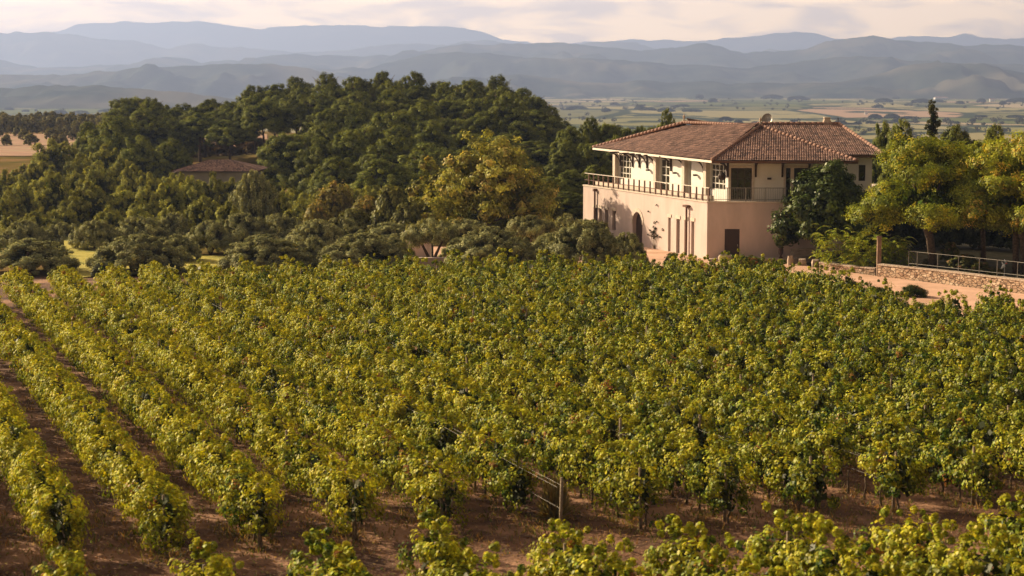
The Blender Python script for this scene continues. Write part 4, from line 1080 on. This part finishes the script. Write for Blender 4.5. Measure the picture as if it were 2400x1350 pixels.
roof_face(W1, Wb1, WR1, WR1, par=wr); roof_face(Wb1, Wb0, WR1, WR0, par=wr)
ridge_caps([WR0 + Vector((0, 0, .1)), WR1 + Vector((0, 0, .1)), W1 + Vector((0, 0, .08))], wr)
mb = MB(); mb.fbox(Vector((W1.x, WY, 0)), Vector((-1, 0, 0)), Vector((0, -1, 0)), .0, 9, -.02, .05, ZW - .13, ZW + .01); mb.build('gutter', M['rustmetal'], wr)
wx1 = W1.x - .7
facade(Vector((wx1 - 9, WY + .9, 0)), Vector((1, 0, 0)), Vector((0, -1, 0)), 0, 9, -.4, ZW, [(8.0, 8.5, 5.6, 6.8)], .2, M['upper'])
window(Vector((wx1 - 9, WY + .9, 0)), Vector((1, 0, 0)), Vector((0, -1, 0)), 8.0, 8.5, 5.6, 6.8, .15, 1, 2, M['darkwood'])
mb = MB(); mb.poly([(wx1, WY + .9, -.4), (wx1, WY + 13.5, -.4), (wx1, WY + 13.5, ZW), (wx1, WY + .9, ZW)]); mb.build('wall', M['upper'], house)
# chimney cowl
cx = x_of(1938, WY + 7.4, 9.8)
mb = MB(); mb.hexa([(cx - .42, WY + 7.0, 9.5), (cx + .42, WY + 7.0, 9.5), (cx + .42, WY + 7.8, 9.5), (cx - .42, WY + 7.8, 9.5), (cx - .2, WY + 7.2, 10.15), (cx + .2, WY + 7.2, 10.15), (cx + .2, WY + 7.6, 10.15), (cx - .2, WY + 7.6, 10.15)])
mb.box((cx, WY + 7.4, 10.2), (.5, .5, .09)); mb.build('chimney', M['block'], wr)
mb = MB(); ax = x_of(1964, WY + 7.6, 10); mb.tube([(ax, WY + 7.6, 9.5), (ax, WY + 7.6, 10.2)], .03, 6); mb.build('vent_pipe', M['darkwood'], wr)
# satellite dish on a mast behind the ridge
sx = x_of(1799, WY + 9, 10.2); mb = MB(); c = Vector((sx, WY + 9, 10.05)); ax_ = Vector((-.5, -.8, .25)).normalized(); e1 = ax_.cross(Vector((0, 0, 1))).normalized(); e2 = ax_.cross(e1)
ring = []
for r_, dp in ((0.0, 0), (.2, .02), (.36, .07), (.46, .13)):
    ring.append([c + ax_ * dp + (e1 * math.cos(k * math.pi / 9) + e2 * math.sin(k * math.pi / 9)) * max(r_, .01) for k in range(18)])
for a, b in zip(ring[:-1], ring[1:]):
    for k in range(18): mb.poly([a[k], a[(k + 1) % 18], b[(k + 1) % 18], b[k]])
mb.tube([c - ax_ * .05, c + Vector((0, .1, -.5)), c + Vector((0, .1, -1.2))], .04, 6); mb.tube([c + e2 * .4, c + ax_ * .5], .018, 5)
mb.build('satellite_dish', M['greymetal'], wr)

# railings along the terrace edge
def railing(O, d, n, L, step, bar, mat, rail_mat, off=-.14, z0=ZT + .09, h=1.0, mid=True, tmin=0.0):
    mb = MB(); mb.fbox(O, d, n, tmin, L, off - .03, off + .03, z0 + h - .045, z0 + h); 
    if mid: mb.fbox(O, d, n, tmin, L, off - .015, off + .015, z0 + .12, z0 + .16)
    rl = mb.build('railing', rail_mat, house)
    k = tmin + .05
    while k < L:
        p = MB(); p.fbox(O, d, n, k - bar / 2, k + bar / 2, off - bar / 2 + .001, off + bar / 2 - .001, z0, z0 + h - .047); p.build('baluster', mat, rl)
        k += step
    return rl
railing(C0, u, nl, LEN, 1.05, .10, M['rustmetal'], M['fascia'], mid=False)
rl = railing(C0, u, nl, LEN, 99, .05, M['rustmetal'], M['rustmetal'], off=-.14, z0=ZT + .09, h=.44, mid=False, tmin=.1)
railing(C0, v, nv, 5.8, .13, .016, M['greymetal'], M['greymetal'], tmin=0.1)
for tt in (.12, 1.45, 2.8, 4.2, 5.5):
    p = MB(); p.fbox(C0, v, nv, tt - .03, tt + .03, -.2, -.12, ZT + .09, ZT + 1.08); p.build('railing_post', M['greymetal'], house)
# low planter wall and furniture-sized kit on the terrace: terracotta trough
mb = MB(); mb.fbox(C0, u, nl, 1.0, LEN - 1, -1.0, -.7, ZT, ZT + .42); mb.build('terrace_bench', M['trim'], house)

# ------------------------------------------------------------------ things around the house
UY = C0.y - 2.2
ux = x_of(1830, UY, .8)
led = MB(); A = Vector((x_of(1775, UY, .3), UY, 0)); led.box((x_of(1812, UY), UY + .1, .16), (3.4, .9, .34)); led.box((x_of(1812, UY), UY + .1, .36), (3.5, 1.0, .07))
tag(led.build('stone_ledge', M['block']), 'low stone ledge under the dark urn at the foot of the front wall', 'ledge')
urn = MB(); urn.lathe([(.13, 0), (.15, .05), (.07, .12), (.08, .2), (.17, .34), (.19, .6), (.16, .7), (.2, .74), (.2, .8), (.16, .8), (.14, .7)], (ux, UY, .395), 14)
tag(urn.build('urn', M['urn'], smooth_=True), 'tall dark urn on the low ledge before the front wall', 'urn')
stp = MB()
for i in range(4): stp.box((x_of(1895, UY + 1.5), UY + 1.2 + i * .35, .12 + i * .22), (2.6 - i * .05, .5, .24 + i * .0))
tag(stp.build('garden_steps', M['block']), 'pale stone steps below the dark glossy tree', 'steps')
for (px, py, w, h, lb) in [(1852, 625, .4, .7, 'dark weathered stone pillar at the track end, beside the steps'), (1880, 626, .55, .5, 'reddish stone block between pillar and pale block'), (1911, 628, .55, .5, 'sunlit pale stone block at the start of the wall'), (1700, 612, 1.1, .42, 'long pale boulder beside the brown door'), (1672, 618, .7, .3, 'small pale boulder at the house corner')]:
    A = at(px, py); mb = MB(); r = random.Random(px)
    pts = []
    for z, s in ((0, 1), (h * .55, 1.02), (h, .82)):
        for k in range(12):
            an = 6.2832 * (k + .5) / 12; rr = (abs(math.cos(an)) ** 6 + abs(math.sin(an)) ** 6) ** (-1 / 6)
            mb.v.append((A.x + w / 2 * rr * s * math.cos(an) * r.uniform(.93, 1.07), A.y + w / 2 * rr * s * math.sin(an) * r.uniform(.93, 1.07), .08 + z * r.uniform(.95, 1.05)))
    for i in range(2):
        for k in range(12): k2 = (k + 1) % 12; mb.f.append((i * 12 + k, i * 12 + k2, i * 12 + 12 + k2, i * 12 + 12 + k))
    mb.f.append(tuple(24 + k for k in range(12))); tag(mb.build('stone_block', M['block']), lb, 'stone block')

# dry stone walls with coping
def stone_wall(pts, h, thick, label, seed):
    root = empty('stone_wall', (0, 0, 0), label, 'stone wall')
    mb = MB(); cb = MB(); n = len(pts)
    S = []
    for a, b in zip(pts[:-1], pts[1:]):
        m = max(1, int((Vector(b) - Vector(a)).length / .22))
        for i in range(m): S.append(Vector(a).lerp(Vector(b), i / m))
    S.append(Vector(pts[-1])); nz_ = 6
    for i, p in enumerate(S):
        d = (S[min(i + 1, len(S) - 1)] - S[max(i - 1, 0)]).normalized(); nn = Vector((d.y, -d.x, 0))
        hh = h(i / (len(S) - 1)) if callable(h) else h
        for j in range(nz_ + 1):
            z = hh * j / nz_; o = .045 * mnoise.noise(Vector((p.x * 3, p.y * 3, z * 5 + seed))); q = p + nn * (thick / 2 + o); mb.v.append((q.x, q.y, z))
        for j in range(nz_ + 1):
            z = hh * (1 - j / nz_); q = p - nn * (thick / 2); mb.v.append((q.x, q.y, z))
    w = 2 * (nz_ + 1)
    for i in range(len(S) - 1):
        for j in range(w - 1): a = i * w + j; mb.f.append((a, a + w, a + w + 1, a + 1))
    mb.build('masonry', M['stone'], root)
    r = random.Random(seed); i = 0
    while i < len(S) - 1:
        k = min(len(S) - 1, i + r.randint(2, 4)); a, b = S[i], S[k]; hh = h(i / (len(S) - 1)) if callable(h) else h
        d = (b - a).normalized(); nn = Vector((d.y, -d.x, 0)); L = (b - a).length
        hz = .09 + r.uniform(-.015, .02)
        cb.fbox(a, d, nn, .012, L - .012, -thick / 2 - .03, thick / 2 + .05, hh + .003, hh + hz); i = k
    cb.build('coping_stones', M['block'], root)
WP = [at(2062, 652), at(2200, 667), at(2400, 692), at(2700, 735), at(3000, 790)]
WPl = [at(1926, 633), at(1985, 641), at(2056, 648)]
stone_wall(WP, .88, .45, 'long sunlit dry stone wall beside the pink track', 3)
stone_wall(WPl, .5, .45, 'lower stone wall under the feathery shrubs', 8)
A = at(2059, 650); mb = MB(); mb.box((A.x, A.y, 1.35), (.27, .27, 2.7)); mb.box((A.x, A.y, 2.735), (.33, .33, .06)); tag(mb.build('gate_post', mat_noise('brown_pier', (.20, .13, .09), (.30, .20, .14), 3, .9)), 'tall square pale pillar between the two stone walls', 'pillar')
# raised garden bed behind the walls
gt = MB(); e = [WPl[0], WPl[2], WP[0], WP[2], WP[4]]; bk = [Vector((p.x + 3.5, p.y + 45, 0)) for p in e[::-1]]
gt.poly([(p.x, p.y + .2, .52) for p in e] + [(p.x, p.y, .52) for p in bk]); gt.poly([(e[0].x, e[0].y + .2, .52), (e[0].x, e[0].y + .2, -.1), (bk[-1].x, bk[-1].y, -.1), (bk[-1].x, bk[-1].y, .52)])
tag(gt.build('garden_bed', M['lawn2'] if 'lawn2' in M else mat_noise('dark_bed', (.06, .065, .025), (.12, .10, .05), 1.5, .95)), 'raised garden ground behind the stone walls', 'ground', kind='structure')  # bed ground in dark olive and brown mottling
# wire fence above the wall
def fence(pxs, lab):
    root = empty('garden_fence', (0, 0, 0), lab, 'fence'); P = []
    for px in pxs:
        py = interp([(1900, 641 - 20), (2062, 652), (2400, 692), (2700, 735)], px); a = at(px, py); P.append(Vector((a.x, a.y + .45, .55)))
    for p in P:
        q = MB(); q.tube([p, p + Vector((0, 0, 1.45))], .024, 6); q.build('fence_post', M['greymetal'], root)
    for z in (1.42, .62):
        q = MB(); q.tube([p + Vector((0, 0, z)) for p in P], .012, 5); q.build('rail', M['greymetal'], root)
fence([2132, 2152, 2200, 2249, 2298, 2340, 2388, 2440, 2500, 2570], 'grey metal post and rail fence above the long stone wall')

# leafy things on the right ------------------------------------------
GL = [(.020, .036, .009), (.10, .135, .028)]
bigtree('magnolia_tree', 1938, 133.4, 368, 250, .1, 'dense dark glossy tree standing against the front of the house', 'evergreen tree', GL, 'glossleaf', 61, leaf=.22, npuff=520, per=50, low=.10, stems=1, trunk_r=.16, rmul=1.25, shape='d')
YG = [(.10, .15, .014), (.44, .47, .04), (.52, .46, .04)]
bigtree('locust_tree', 2195, 126, 292, 385, .5, 'large yellow green tree with leaning forked trunk behind the stone wall', 'broadleaf tree', YG, 'broad', 71, leaf=.15, npuff=620, per=92, low=.17, flat=.6, stems=2, trunk_r=.30, lean=-.5, asp=.5, up=.8)
bigtree('locust_tree', 2395, 123, 262, 360, .5, 'yellow green tree cut by the right edge of the picture', 'broadleaf tree', [(.11, .15, .012), (.42, .43, .035), (.52, .36, .05)], 'broad', 72, leaf=.15, npuff=620, per=92, low=.10, flat=.6, stems=2, trunk_r=.26, asp=.5, up=.8)
bigtree('locust_tree', 2305, 131, 280, 290, .5, 'greener tree standing between the two yellow green ones', 'broadleaf tree', [(.09, .13, .012), (.36, .38, .04)], 'broad', 73, leaf=.15, npuff=500, per=92, low=.10, flat=.6, stems=1, trunk_r=.2, asp=.5, up=.8)
cyp = MB()
def cypress(px, Y, top, wpx, lb):
    r = random.Random(int(px)); z0 = 0; x = x_of(px, Y); Ht = at_y(px, top, Y).z; W = wpx / F_PX * Y
    P, R = [], []
    for k in range(70):
        z = r.uniform(.45, 1) * Ht; f = 1 - ((z / Ht - .45) / .55) * .75; an = r.uniform(0, 6.28); rr = W / 2 * f * r.uniform(.3, 1); P.append((rr * math.cos(an), rr * math.sin(an), z)); R.append(r.uniform(.12, .3))
    root = empty('cedar_tree', (x, Y, z0), lb, 'conifer'); link('crown', crown_mesh('crown', P, R, 40, .2, [(.05, .06, .02), (.10, .10, .03)], M['pine'], 8, up=.9), root)
    mb = MB(); mb.tube([(0, 0, -.1), (.1, 0, Ht * .5), (0, 0, Ht * .97)], [.18, .12, .03], 7); link('trunk', mb.mesh('trunk', M['bark'], True), root)
cypress(2180, 168, 236, 62, 'thin ragged conifer spire rising above the right trees')
DK = shrub_t(81, [(.02, .03, .012), (.045, .055, .02)], .2, w=4, h=4, n=80, per=50)
for (px, Y, top, w, lb) in [(2075, 140, 430, 130, 'dark bush behind the gate pillar'), (2150, 141, 470, 130, 'dark bush behind the leaning trunk'), (2225, 142, 460, 130, 'dark bush right of the big trunk'), (2300, 141, 460, 130, 'dark bush in the shade of the greener tree'), (2380, 139, 470, 140, 'dark bush at the right edge behind the fence'), (2000, 143, 470, 130, 'dark bush at the right shoulder of the glossy tree')]:
    plant('dark_bush', DK, px, Y, top, w, lb, 'bush', z=.3, stem='stem')
# sumac-like shrubs with long arching fronds
def frond_shrub(px, Y, top, wpx, lb, seed, z0=.5):
    r = np.random.default_rng(seed); x = x_of(px, Y, z0); Ht = at_y(px, top, Y).z - z0; W = wpx / F_PX * Y
    Vs, Cs = [], []; mb = MB()
    for k in range(85):
        an = r.uniform(0, 6.28); rr = W * .36 * math.sqrt(r.random()); b = np.array([rr * math.cos(an), rr * math.sin(an), r.uniform(.05, .72) * Ht])
        an2 = an + r.normal() * .5; ln = r.uniform(.7, 1.25); ts = np.linspace(0, 1, 13)
        dx = np.array([math.cos(an2), math.sin(an2), 0]); cur = b + np.outer(ts * ln * .75, dx) + np.outer(ts * ln * .55 - ts ** 2 * ln * .7, [0, 0, 1])
        mb.tube([tuple(c) for c in cur[::4]], .012, 4)
        side = np.array([-dx[1], dx[0], 0])
        for s in (-1, 1):
            for i in range(1, 13):
                c = cur[i]; l = .26 * math.sin(.35 + ts[i] * 2.4); e = c + side * s * l + dx * .08 + np.array([0, 0, -.06]); wv = dx * .035
                Vs.append([c - wv, c + wv, e + wv * .3, e - wv * .3]); Cs.append([.36, .46, .05] if r.random() < .6 else [.60, .60, .10])
    # leafy filler at the base
    P = [(W * .4 * r.uniform(-1, 1), W * .4 * r.uniform(-1, 1), r.uniform(.0, .6) * Ht) for _ in range(60)]
    V2, ci, _ = puff_leaves(np.array(P), np.full(60, .26), 34, .13, .6, .9, .4, .4, r)
    V = np.concatenate([np.array(Vs), V2]); C = np.concatenate([vary(np.array(Cs), len(Cs), r), vary(np.tile([.34, .40, .04], (len(ci), 1)), len(ci), r)])
    root = empty('sumac_shrub', (x, Y, z0), lb, 'shrub'); link('fronds', quad_mesh('fronds', V, C, M['broad']), root); mb.build('stem', M['bark'], root)
frond_shrub(1962, 129.3, 492, 125, 'feathery shrub with arching fronds, next to the glossy dark tree', 91)
frond_shrub(2028, 127.6, 516, 100, 'feathery shrub touching the square pillar', 92)
frond_shrub(2095, 127.4, 532, 75, 'small feathery shrub right of the square pillar', 93)
# low shrubs on the field margin and above the wall
SR = shrub_t(94, [(.07, .10, .02), (.16, .17, .03), (.30, .13, .02)], .13, w=2, h=1.2)
JN = shrub_t(95, [(.05, .08, .02), (.11, .13, .03), (.25, .09, .03)], .13, asp=.3, w=2.4, h=1.0, up=.8)
for (px, py, top, w, T, lb) in [(1762, 650, 597, 95, SR, 'rounded shrub with an orange side before the front wall'), (1815, 652, 612, 70, SR, 'small green shrub right of the orange tinged one'), (1870, 672, 640, 90, JN, 'low spreading shrub where the track meets the vines'),
        (1985, 690, 652, 90, JN, 'low dark juniper on the track edge left of its fellow'), (2045, 705, 668, 80, JN, 'low juniper nearest to the bend of the track'), (2140, 700, 664, 80, JN, 'dark juniper with a red patch on the track verge'), (1925, 682, 650, 60, JN, 'little juniper between two larger ones on the verge'), (1575, 640, 588, 45, SR, 'dark shrub at the foot of the tall slit windows'), (1625, 645, 606, 40, SR, 'tiny shrub near the downpipe')]:
    A = at(px, py); plant('shrub', T, px, A.y, top, w, lb, 'shrub', z=.05, stem='stem')
RS = shrub_t(96, [(.10, .12, .03), (.22, .20, .06), (.34, .20, .10)], .13, w=2, h=1.6)
for (px, Y, top, w, lb) in [(2172, 127, 603, 30, 'small tan shrub between the first fence posts'), (2262, 124.6, 590, 85, 'shrub spilling over the fence in the middle'), (2300, 123, 610, 60, 'low pale flowering shrub above the wall'), (2228, 130, 560, 50, 'pinkish leafed bush beside the big trunk'), (2330, 122, 625, 60, 'low green plant at the wall top')]:
    plant('shrub', RS, px, Y, top, w, lb, 'shrub', z=.52, stem='stem')
# small white garden ornament among the plants: a pale perched bird figure on a stake
A = Vector((x_of(2354, 120.5, 1), 120.5, .52))
root = empty('garden_ornament', A, 'small white ornament with a red touch on a stake above the wall', 'ornament')
mb = MB(); mb.tube([(0, 0, -.1), (0, 0, .75)], .02, 6); mb.build('stake', M['white'], root)
mb = MB(); mb.tube([(-.22, 0, .5), (-.05, 0, .68), (.08, 0, .9), (-.02, 0, 1.1)], [.03, .12, .08, .02], 8); mb.tube([(-.05, 0, .7), (-.16, .1, .95)], [.08, .02], 6); mb.build('body', M['white'], root, True)
mb = MB(); mb.box((.1, -.03, .86), (.12, .05, .1)); mb.build('red_patch', mat_noise('red_paint', (.5, .08, .06), (.6, .12, .08), 3), root)

# clipped balls, low courtyard wall
BALL = shrub_t(97, [(.04, .05, .02), (.08, .085, .03)], .07, mat='olive', w=1.1, h=.75, n=60, per=60)
for (px, py, top, w, lb) in [(50, 672, 646, 42, 'clipped dark ball bush at the far end of the first vine rows'), (165, 668, 648, 36, 'clipped ball bush between two golden row ends'), (235, 650, 615, 50, 'dark ball bush at the edge of the lawn'), (452, 650, 618, 44, 'clipped ball bush on the lawn strip, the left of a pair'), (475, 662, 632, 40, 'clipped ball bush on the lawn strip, the right of a pair'), (1062, 640, 608, 52, 'clipped dark ball before the low courtyard wall'), (735, 650, 612, 40, 'dark ball bush left of the low courtyard wall'), (1290, 645, 612, 45, 'clipped dark ball under the olive trees near the house')]:
    A = at(px, py); plant('ball_bush', BALL, px, A.y, top, w, lb, 'clipped bush', 'clipped ball bushes under the olives', z=.05, stem='stem')
lw = MB(); a, b = at(935, 634), at(1250, 630); lw.box(((a.x + b.x) / 2, a.y, .42), (b.x - a.x, .35, .84)); lw.box(((a.x + b.x) / 2, a.y, .875), (b.x - a.x + .1, .45, .07))
tag(lw.build('courtyard_wall', M['plaster']), 'low pink courtyard wall with pale coping under the olives', 'wall')
gh = MB(); cxx = x_of(980, 139); gh.box((cxx, 139, .95), (1.9, 1.2, 1.9)); gh.hexa([(cxx - 1.05, 138.3, 1.9), (cxx + 1.05, 138.3, 1.9), (cxx + 1.05, 139.7, 1.9), (cxx - 1.05, 139.7, 1.9), (cxx - .95, 138.4, 2.0), (cxx + .95, 138.4, 2.0), (cxx + .95, 139.6, 2.0), (cxx - .95, 139.6, 2.0)])
tag(gh.build('garden_pier', M['plaster']), 'block of pink plastered wall seen between olive crowns', 'wall')

# climbing plant scrap on the left face
r = np.random.default_rng(3); tt = tl(1535, 1.5); V0 = []
Pn = []
for k in range(26):
    q = Ol + dl * (tt + r.normal() * .55) + nl * .07; Pn.append((q.x, q.y, .9 + abs(r.normal()) * .8))
Vq, ci, _ = puff_leaves(np.array(Pn), np.full(26, .13), 12, .12, .7, .8, .2, .3, r)
cl = empty('climbing_plant', (0, 0, 0)); q0 = Ol + dl * tt + nl * .06; mbs = MB()
for dx in (-.6, -.2, .15, .5): q1 = q0 + dl * dx; mbs.tube([(q0.x, q0.y, 0), (q1.x, q1.y, .9), (q1.x, q1.y, 1.9 - abs(dx))], [.03, .02, .008], 5)
mbs.build('stem', M['vinewood'], cl); link('foliage', quad_mesh('foliage', Vq, vary(np.tile([.05, .05, .03], (len(ci), 1)), len(ci), r), M['olive']), cl); tag(cl, 'thin dark climbing plant on the sunlit lower wall', 'climbing plant')

# ------------------------------------------------------------------ little house in the wood
def small_house():
    Y = 218; z0 = H(x_of(500, Y), Y); x0, x1 = x_of(402, Y - 4, 2), x_of(605, Y - 3, 2)
    ze = at_y(500, 403, Y - 4).z; zr = at_y(500, 376, Y + 1).z
    root = empty('small_house', (0, 0, 0), 'little grey walled house with a low hip roof before the pines', 'house')
    y0, y1 = Y - 4, Y + 6
    mb = MB()
    for P0, P1 in [((x0 + .5, y0 + .5), (x1 - .5, y0 + .5)), ((x1 - .5, y0 + .5), (x1 - .5, y1 - .5)), ((x1 - .5, y1 - .5), (x0 + .5, y1 - .5)), ((x0 + .5, y1 - .5), (x0 + .5, y0 + .5))]:
        mb.poly([(P0[0], P0[1], z0 - .5), (P1[0], P1[1], z0 - .5), (P1[0], P1[1], ze), (P0[0], P0[1], ze)])
    mb.build('wall', mat_noise('grey_plaster', (.30, .27, .26), (.38, .35, .33), 1.0, .9), root)
    ra, rb = Vector((x0 + 3.6, Y + 1, zr)), Vector((x1 - 3.6, Y + 1, zr)); a, b, c, d = Vector((x0, y0, ze)), Vector((x1, y0, ze)), Vector((x1, y1, ze)), Vector((x0, y1, ze))
    s = MB(); s.poly([a - Vector((0, 0, .08)), b - Vector((0, 0, .08)), c - Vector((0, 0, .08)), d - Vector((0, 0, .08))]); rf = s.build('roof', M['soffit'], root)
    roof_face(a, b, ra, rb, par=rf); roof_face(b, c, rb, rb, par=rf); roof_face(c, d, rb, ra, par=rf); roof_face(d, a, ra, ra, par=rf)
    w = MB(); w.box(((x0 + x1) / 2 + 1, y0 + .47, z0 + 1.5), (1.0, .08, 1.1)); w.build('window', M['darkwood'], root)
small_house()

# ------------------------------------------------------------------ the plain: groves, lone trees, farm buildings
GR = shrub_t(98, [(.035, .045, .02), (.07, .075, .03)], 1.3, w=14, h=9, n=60, per=34, mat='pine')
rq = random.Random(9)
pl = []
for (px, y) in [(1860, 290), (1845, 295), (1885, 296), (1790, 296), (1770, 293), (1730, 290), (1710, 292), (1680, 291), (1655, 292), (1630, 294), (1740, 283), (1700, 284), (2010, 291), (2040, 290), (2075, 288), (2100, 288), (2140, 287), (1990, 292), (1970, 291), (1960, 281), (2050, 279), (2090, 278), (2130, 279), (2240, 290), (2280, 284), (2330, 284), (2390, 285), (2300, 275), (2380, 276),
                (1500, 258), (1520, 259), (1580, 252), (1600, 250), (1440, 248), (1560, 262), (1620, 262), (1420, 262), (1330, 258), (1350, 255), (1400, 240), (1670, 240), (1640, 232), (1810, 232), (1870, 235), (2100, 232), (2070, 240), (2060, 252), (2130, 248), (2160, 242), (2200, 240), (2250, 244), (2300, 240), (2350, 246), (2390, 240),
                (1840, 222), (1900, 226), (2000, 222), (2220, 228), (2290, 226), (60, 262), (130, 272), (160, 276), (110, 274), (190, 272), (220, 275), (140, 268), (20, 258), (250, 262), (1450, 300), (1480, 302)]:
    lo, hi = 950.0, 9000.0
    for _ in range(30):                                   # where does the sight line meet the plain?
        mid = (lo + hi) / 2; x = x_of(px, mid, PLAIN)
        if px_of((x, mid, H(x, mid)))[1] > y: lo = mid
        else: hi = mid
    pl.append((px, mid))
for i, (px, Y) in enumerate(pl):
    x = x_of(px, Y, PLAIN); z = H(x, Y); k = max(.7, Y / 2600) * rq.uniform(.7, 1.3)
    root = empty('distant_grove', (x, Y, z - .3), 'dark round clump of trees far out on the plain', 'grove', 'tree clumps on the plain', rz=rq.uniform(0, 6), sc=(k * rq.uniform(1, 2.8), k, k * rq.uniform(.35, .8)))
    link('crown', GR[0], root); link('trunk', GR[1], root)
def far_woods():
    r = np.random.default_rng(44); C_, S_ = [], []
    n = 0
    while n < 900:
        Y = 900 * (6500 / 900) ** r.random(); px = r.uniform(-500, 2900)
        x = x_of(px, Y, PLAIN)
        q = mnoise.noise(Vector((x / 420, Y / 160, 3.3)))
        if q < .16: continue
        h = r.uniform(2.5, 5.5); C_.append((x, Y, H(x, Y) + h * .55)); S_.append(h); n += 1
    C_ = np.array(C_); S_ = np.array(S_)
    V, ci, d = puff_leaves(C_, S_, 34, 2.4, .7, 1.0, .4, .6, r, .62)
    o = link('far_woods', quad_mesh('far_woods', V, vary(np.tile([.06, .062, .03], (len(ci), 1)), len(ci), r), M['pine'])); tag(o, 'scattered far woodland and hedges between the fields of the plain', 'woods', kind='stuff')
far_woods()
far_w = [(2012, 214, 46, 17, 'pink far village tower with pale houses around it', 1), (1985, 217, 40, 6, 'low pale far building left of the pink tower', 0), (2040, 216, 50, 6, 'low pale far building right of the pink tower', 0), (2205, 233, 60, 5, 'long white far warehouse on the plain', 0), (2325, 238, 22, 6, 'white far farmhouse near the right edge', 0),
         (1635, 209, 24, 5, 'white speck of a far farm below the blue hills', 0), (1830, 209, 20, 5, 'second white far farm below the blue hills', 0), (2030, 268, 14, 6, 'tiny white cottage beyond the roof', 0), (60, 247, 34, 7, 'white far buildings in the valley at the left', 0), (38, 250, 20, 6, 'small white far shed in the valley at the left', 0)]
for (px, y, w, h, lb, tower) in far_w:
    lo, hi = 950.0, 12000.0
    for _ in range(30):
        mid = (lo + hi) / 2; x = x_of(px, mid, PLAIN)
        if px_of((x, mid, H(x, mid)))[1] > y: lo = mid
        else: hi = mid
    Y = mid; x = x_of(px, Y, PLAIN); z = H(x, Y); s = Y / F_PX; W_, H_ = w * s * .5, h * s
    root = empty('far_building', (x, Y, z), lb, 'building')
    mb = MB(); wd = W_ if not tower else H_ * .75
    mb.box((0, 0, H_ * .45), (wd, wd * .6, H_)); mb.build('wall', M['white'] if not tower else mat_noise('pink_wall', (.62, .36, .28), (.68, .42, .34), .05), root)
    rf = MB(); hw, hd = wd * .53, wd * .33; zt = H_ * .951
    rf.v += [(-hw, -hd, zt), (hw, -hd, zt), (hw, hd, zt), (-hw, hd, zt), (-hw * .8, 0, zt + H_ * .3), (hw * .8, 0, zt + H_ * .3)]; rf.f += [(0, 1, 5, 4), (1, 2, 5), (2, 3, 4, 5), (3, 0, 4), (3, 2, 1, 0)]
    rf.build('roof', M['tiles2'], root)

# ------------------------------------------------------------------ the air
def haze():
    m, t, out, L = new_mat('air')
    pv = N(t, 'ShaderNodeVolumePrincipled')
    pv.inputs['Color'].default_value = (0.42, 0.565, 1.0, 1)
    pv.inputs['Density'].default_value = 1.2e-4
    pv.inputs['Anisotropy'].default_value = 0.35
    L(pv.outputs[0], out.inputs['Volume'])
    mb = MB(); x, y0, y1, z0, z1 = 28000, -1000, 24600, -52, 1000
    mb.hexa([(-x, y0, z0), (x, y0, z0), (x, y1, z0), (-x, y1, z0), (-x, y0, z1), (x, y0, z1), (x, y1, z1), (-x, y1, z1)])
    tag(mb.build('haze', m), 'thin blue haze over the valley', 'haze', kind='stuff')
haze()
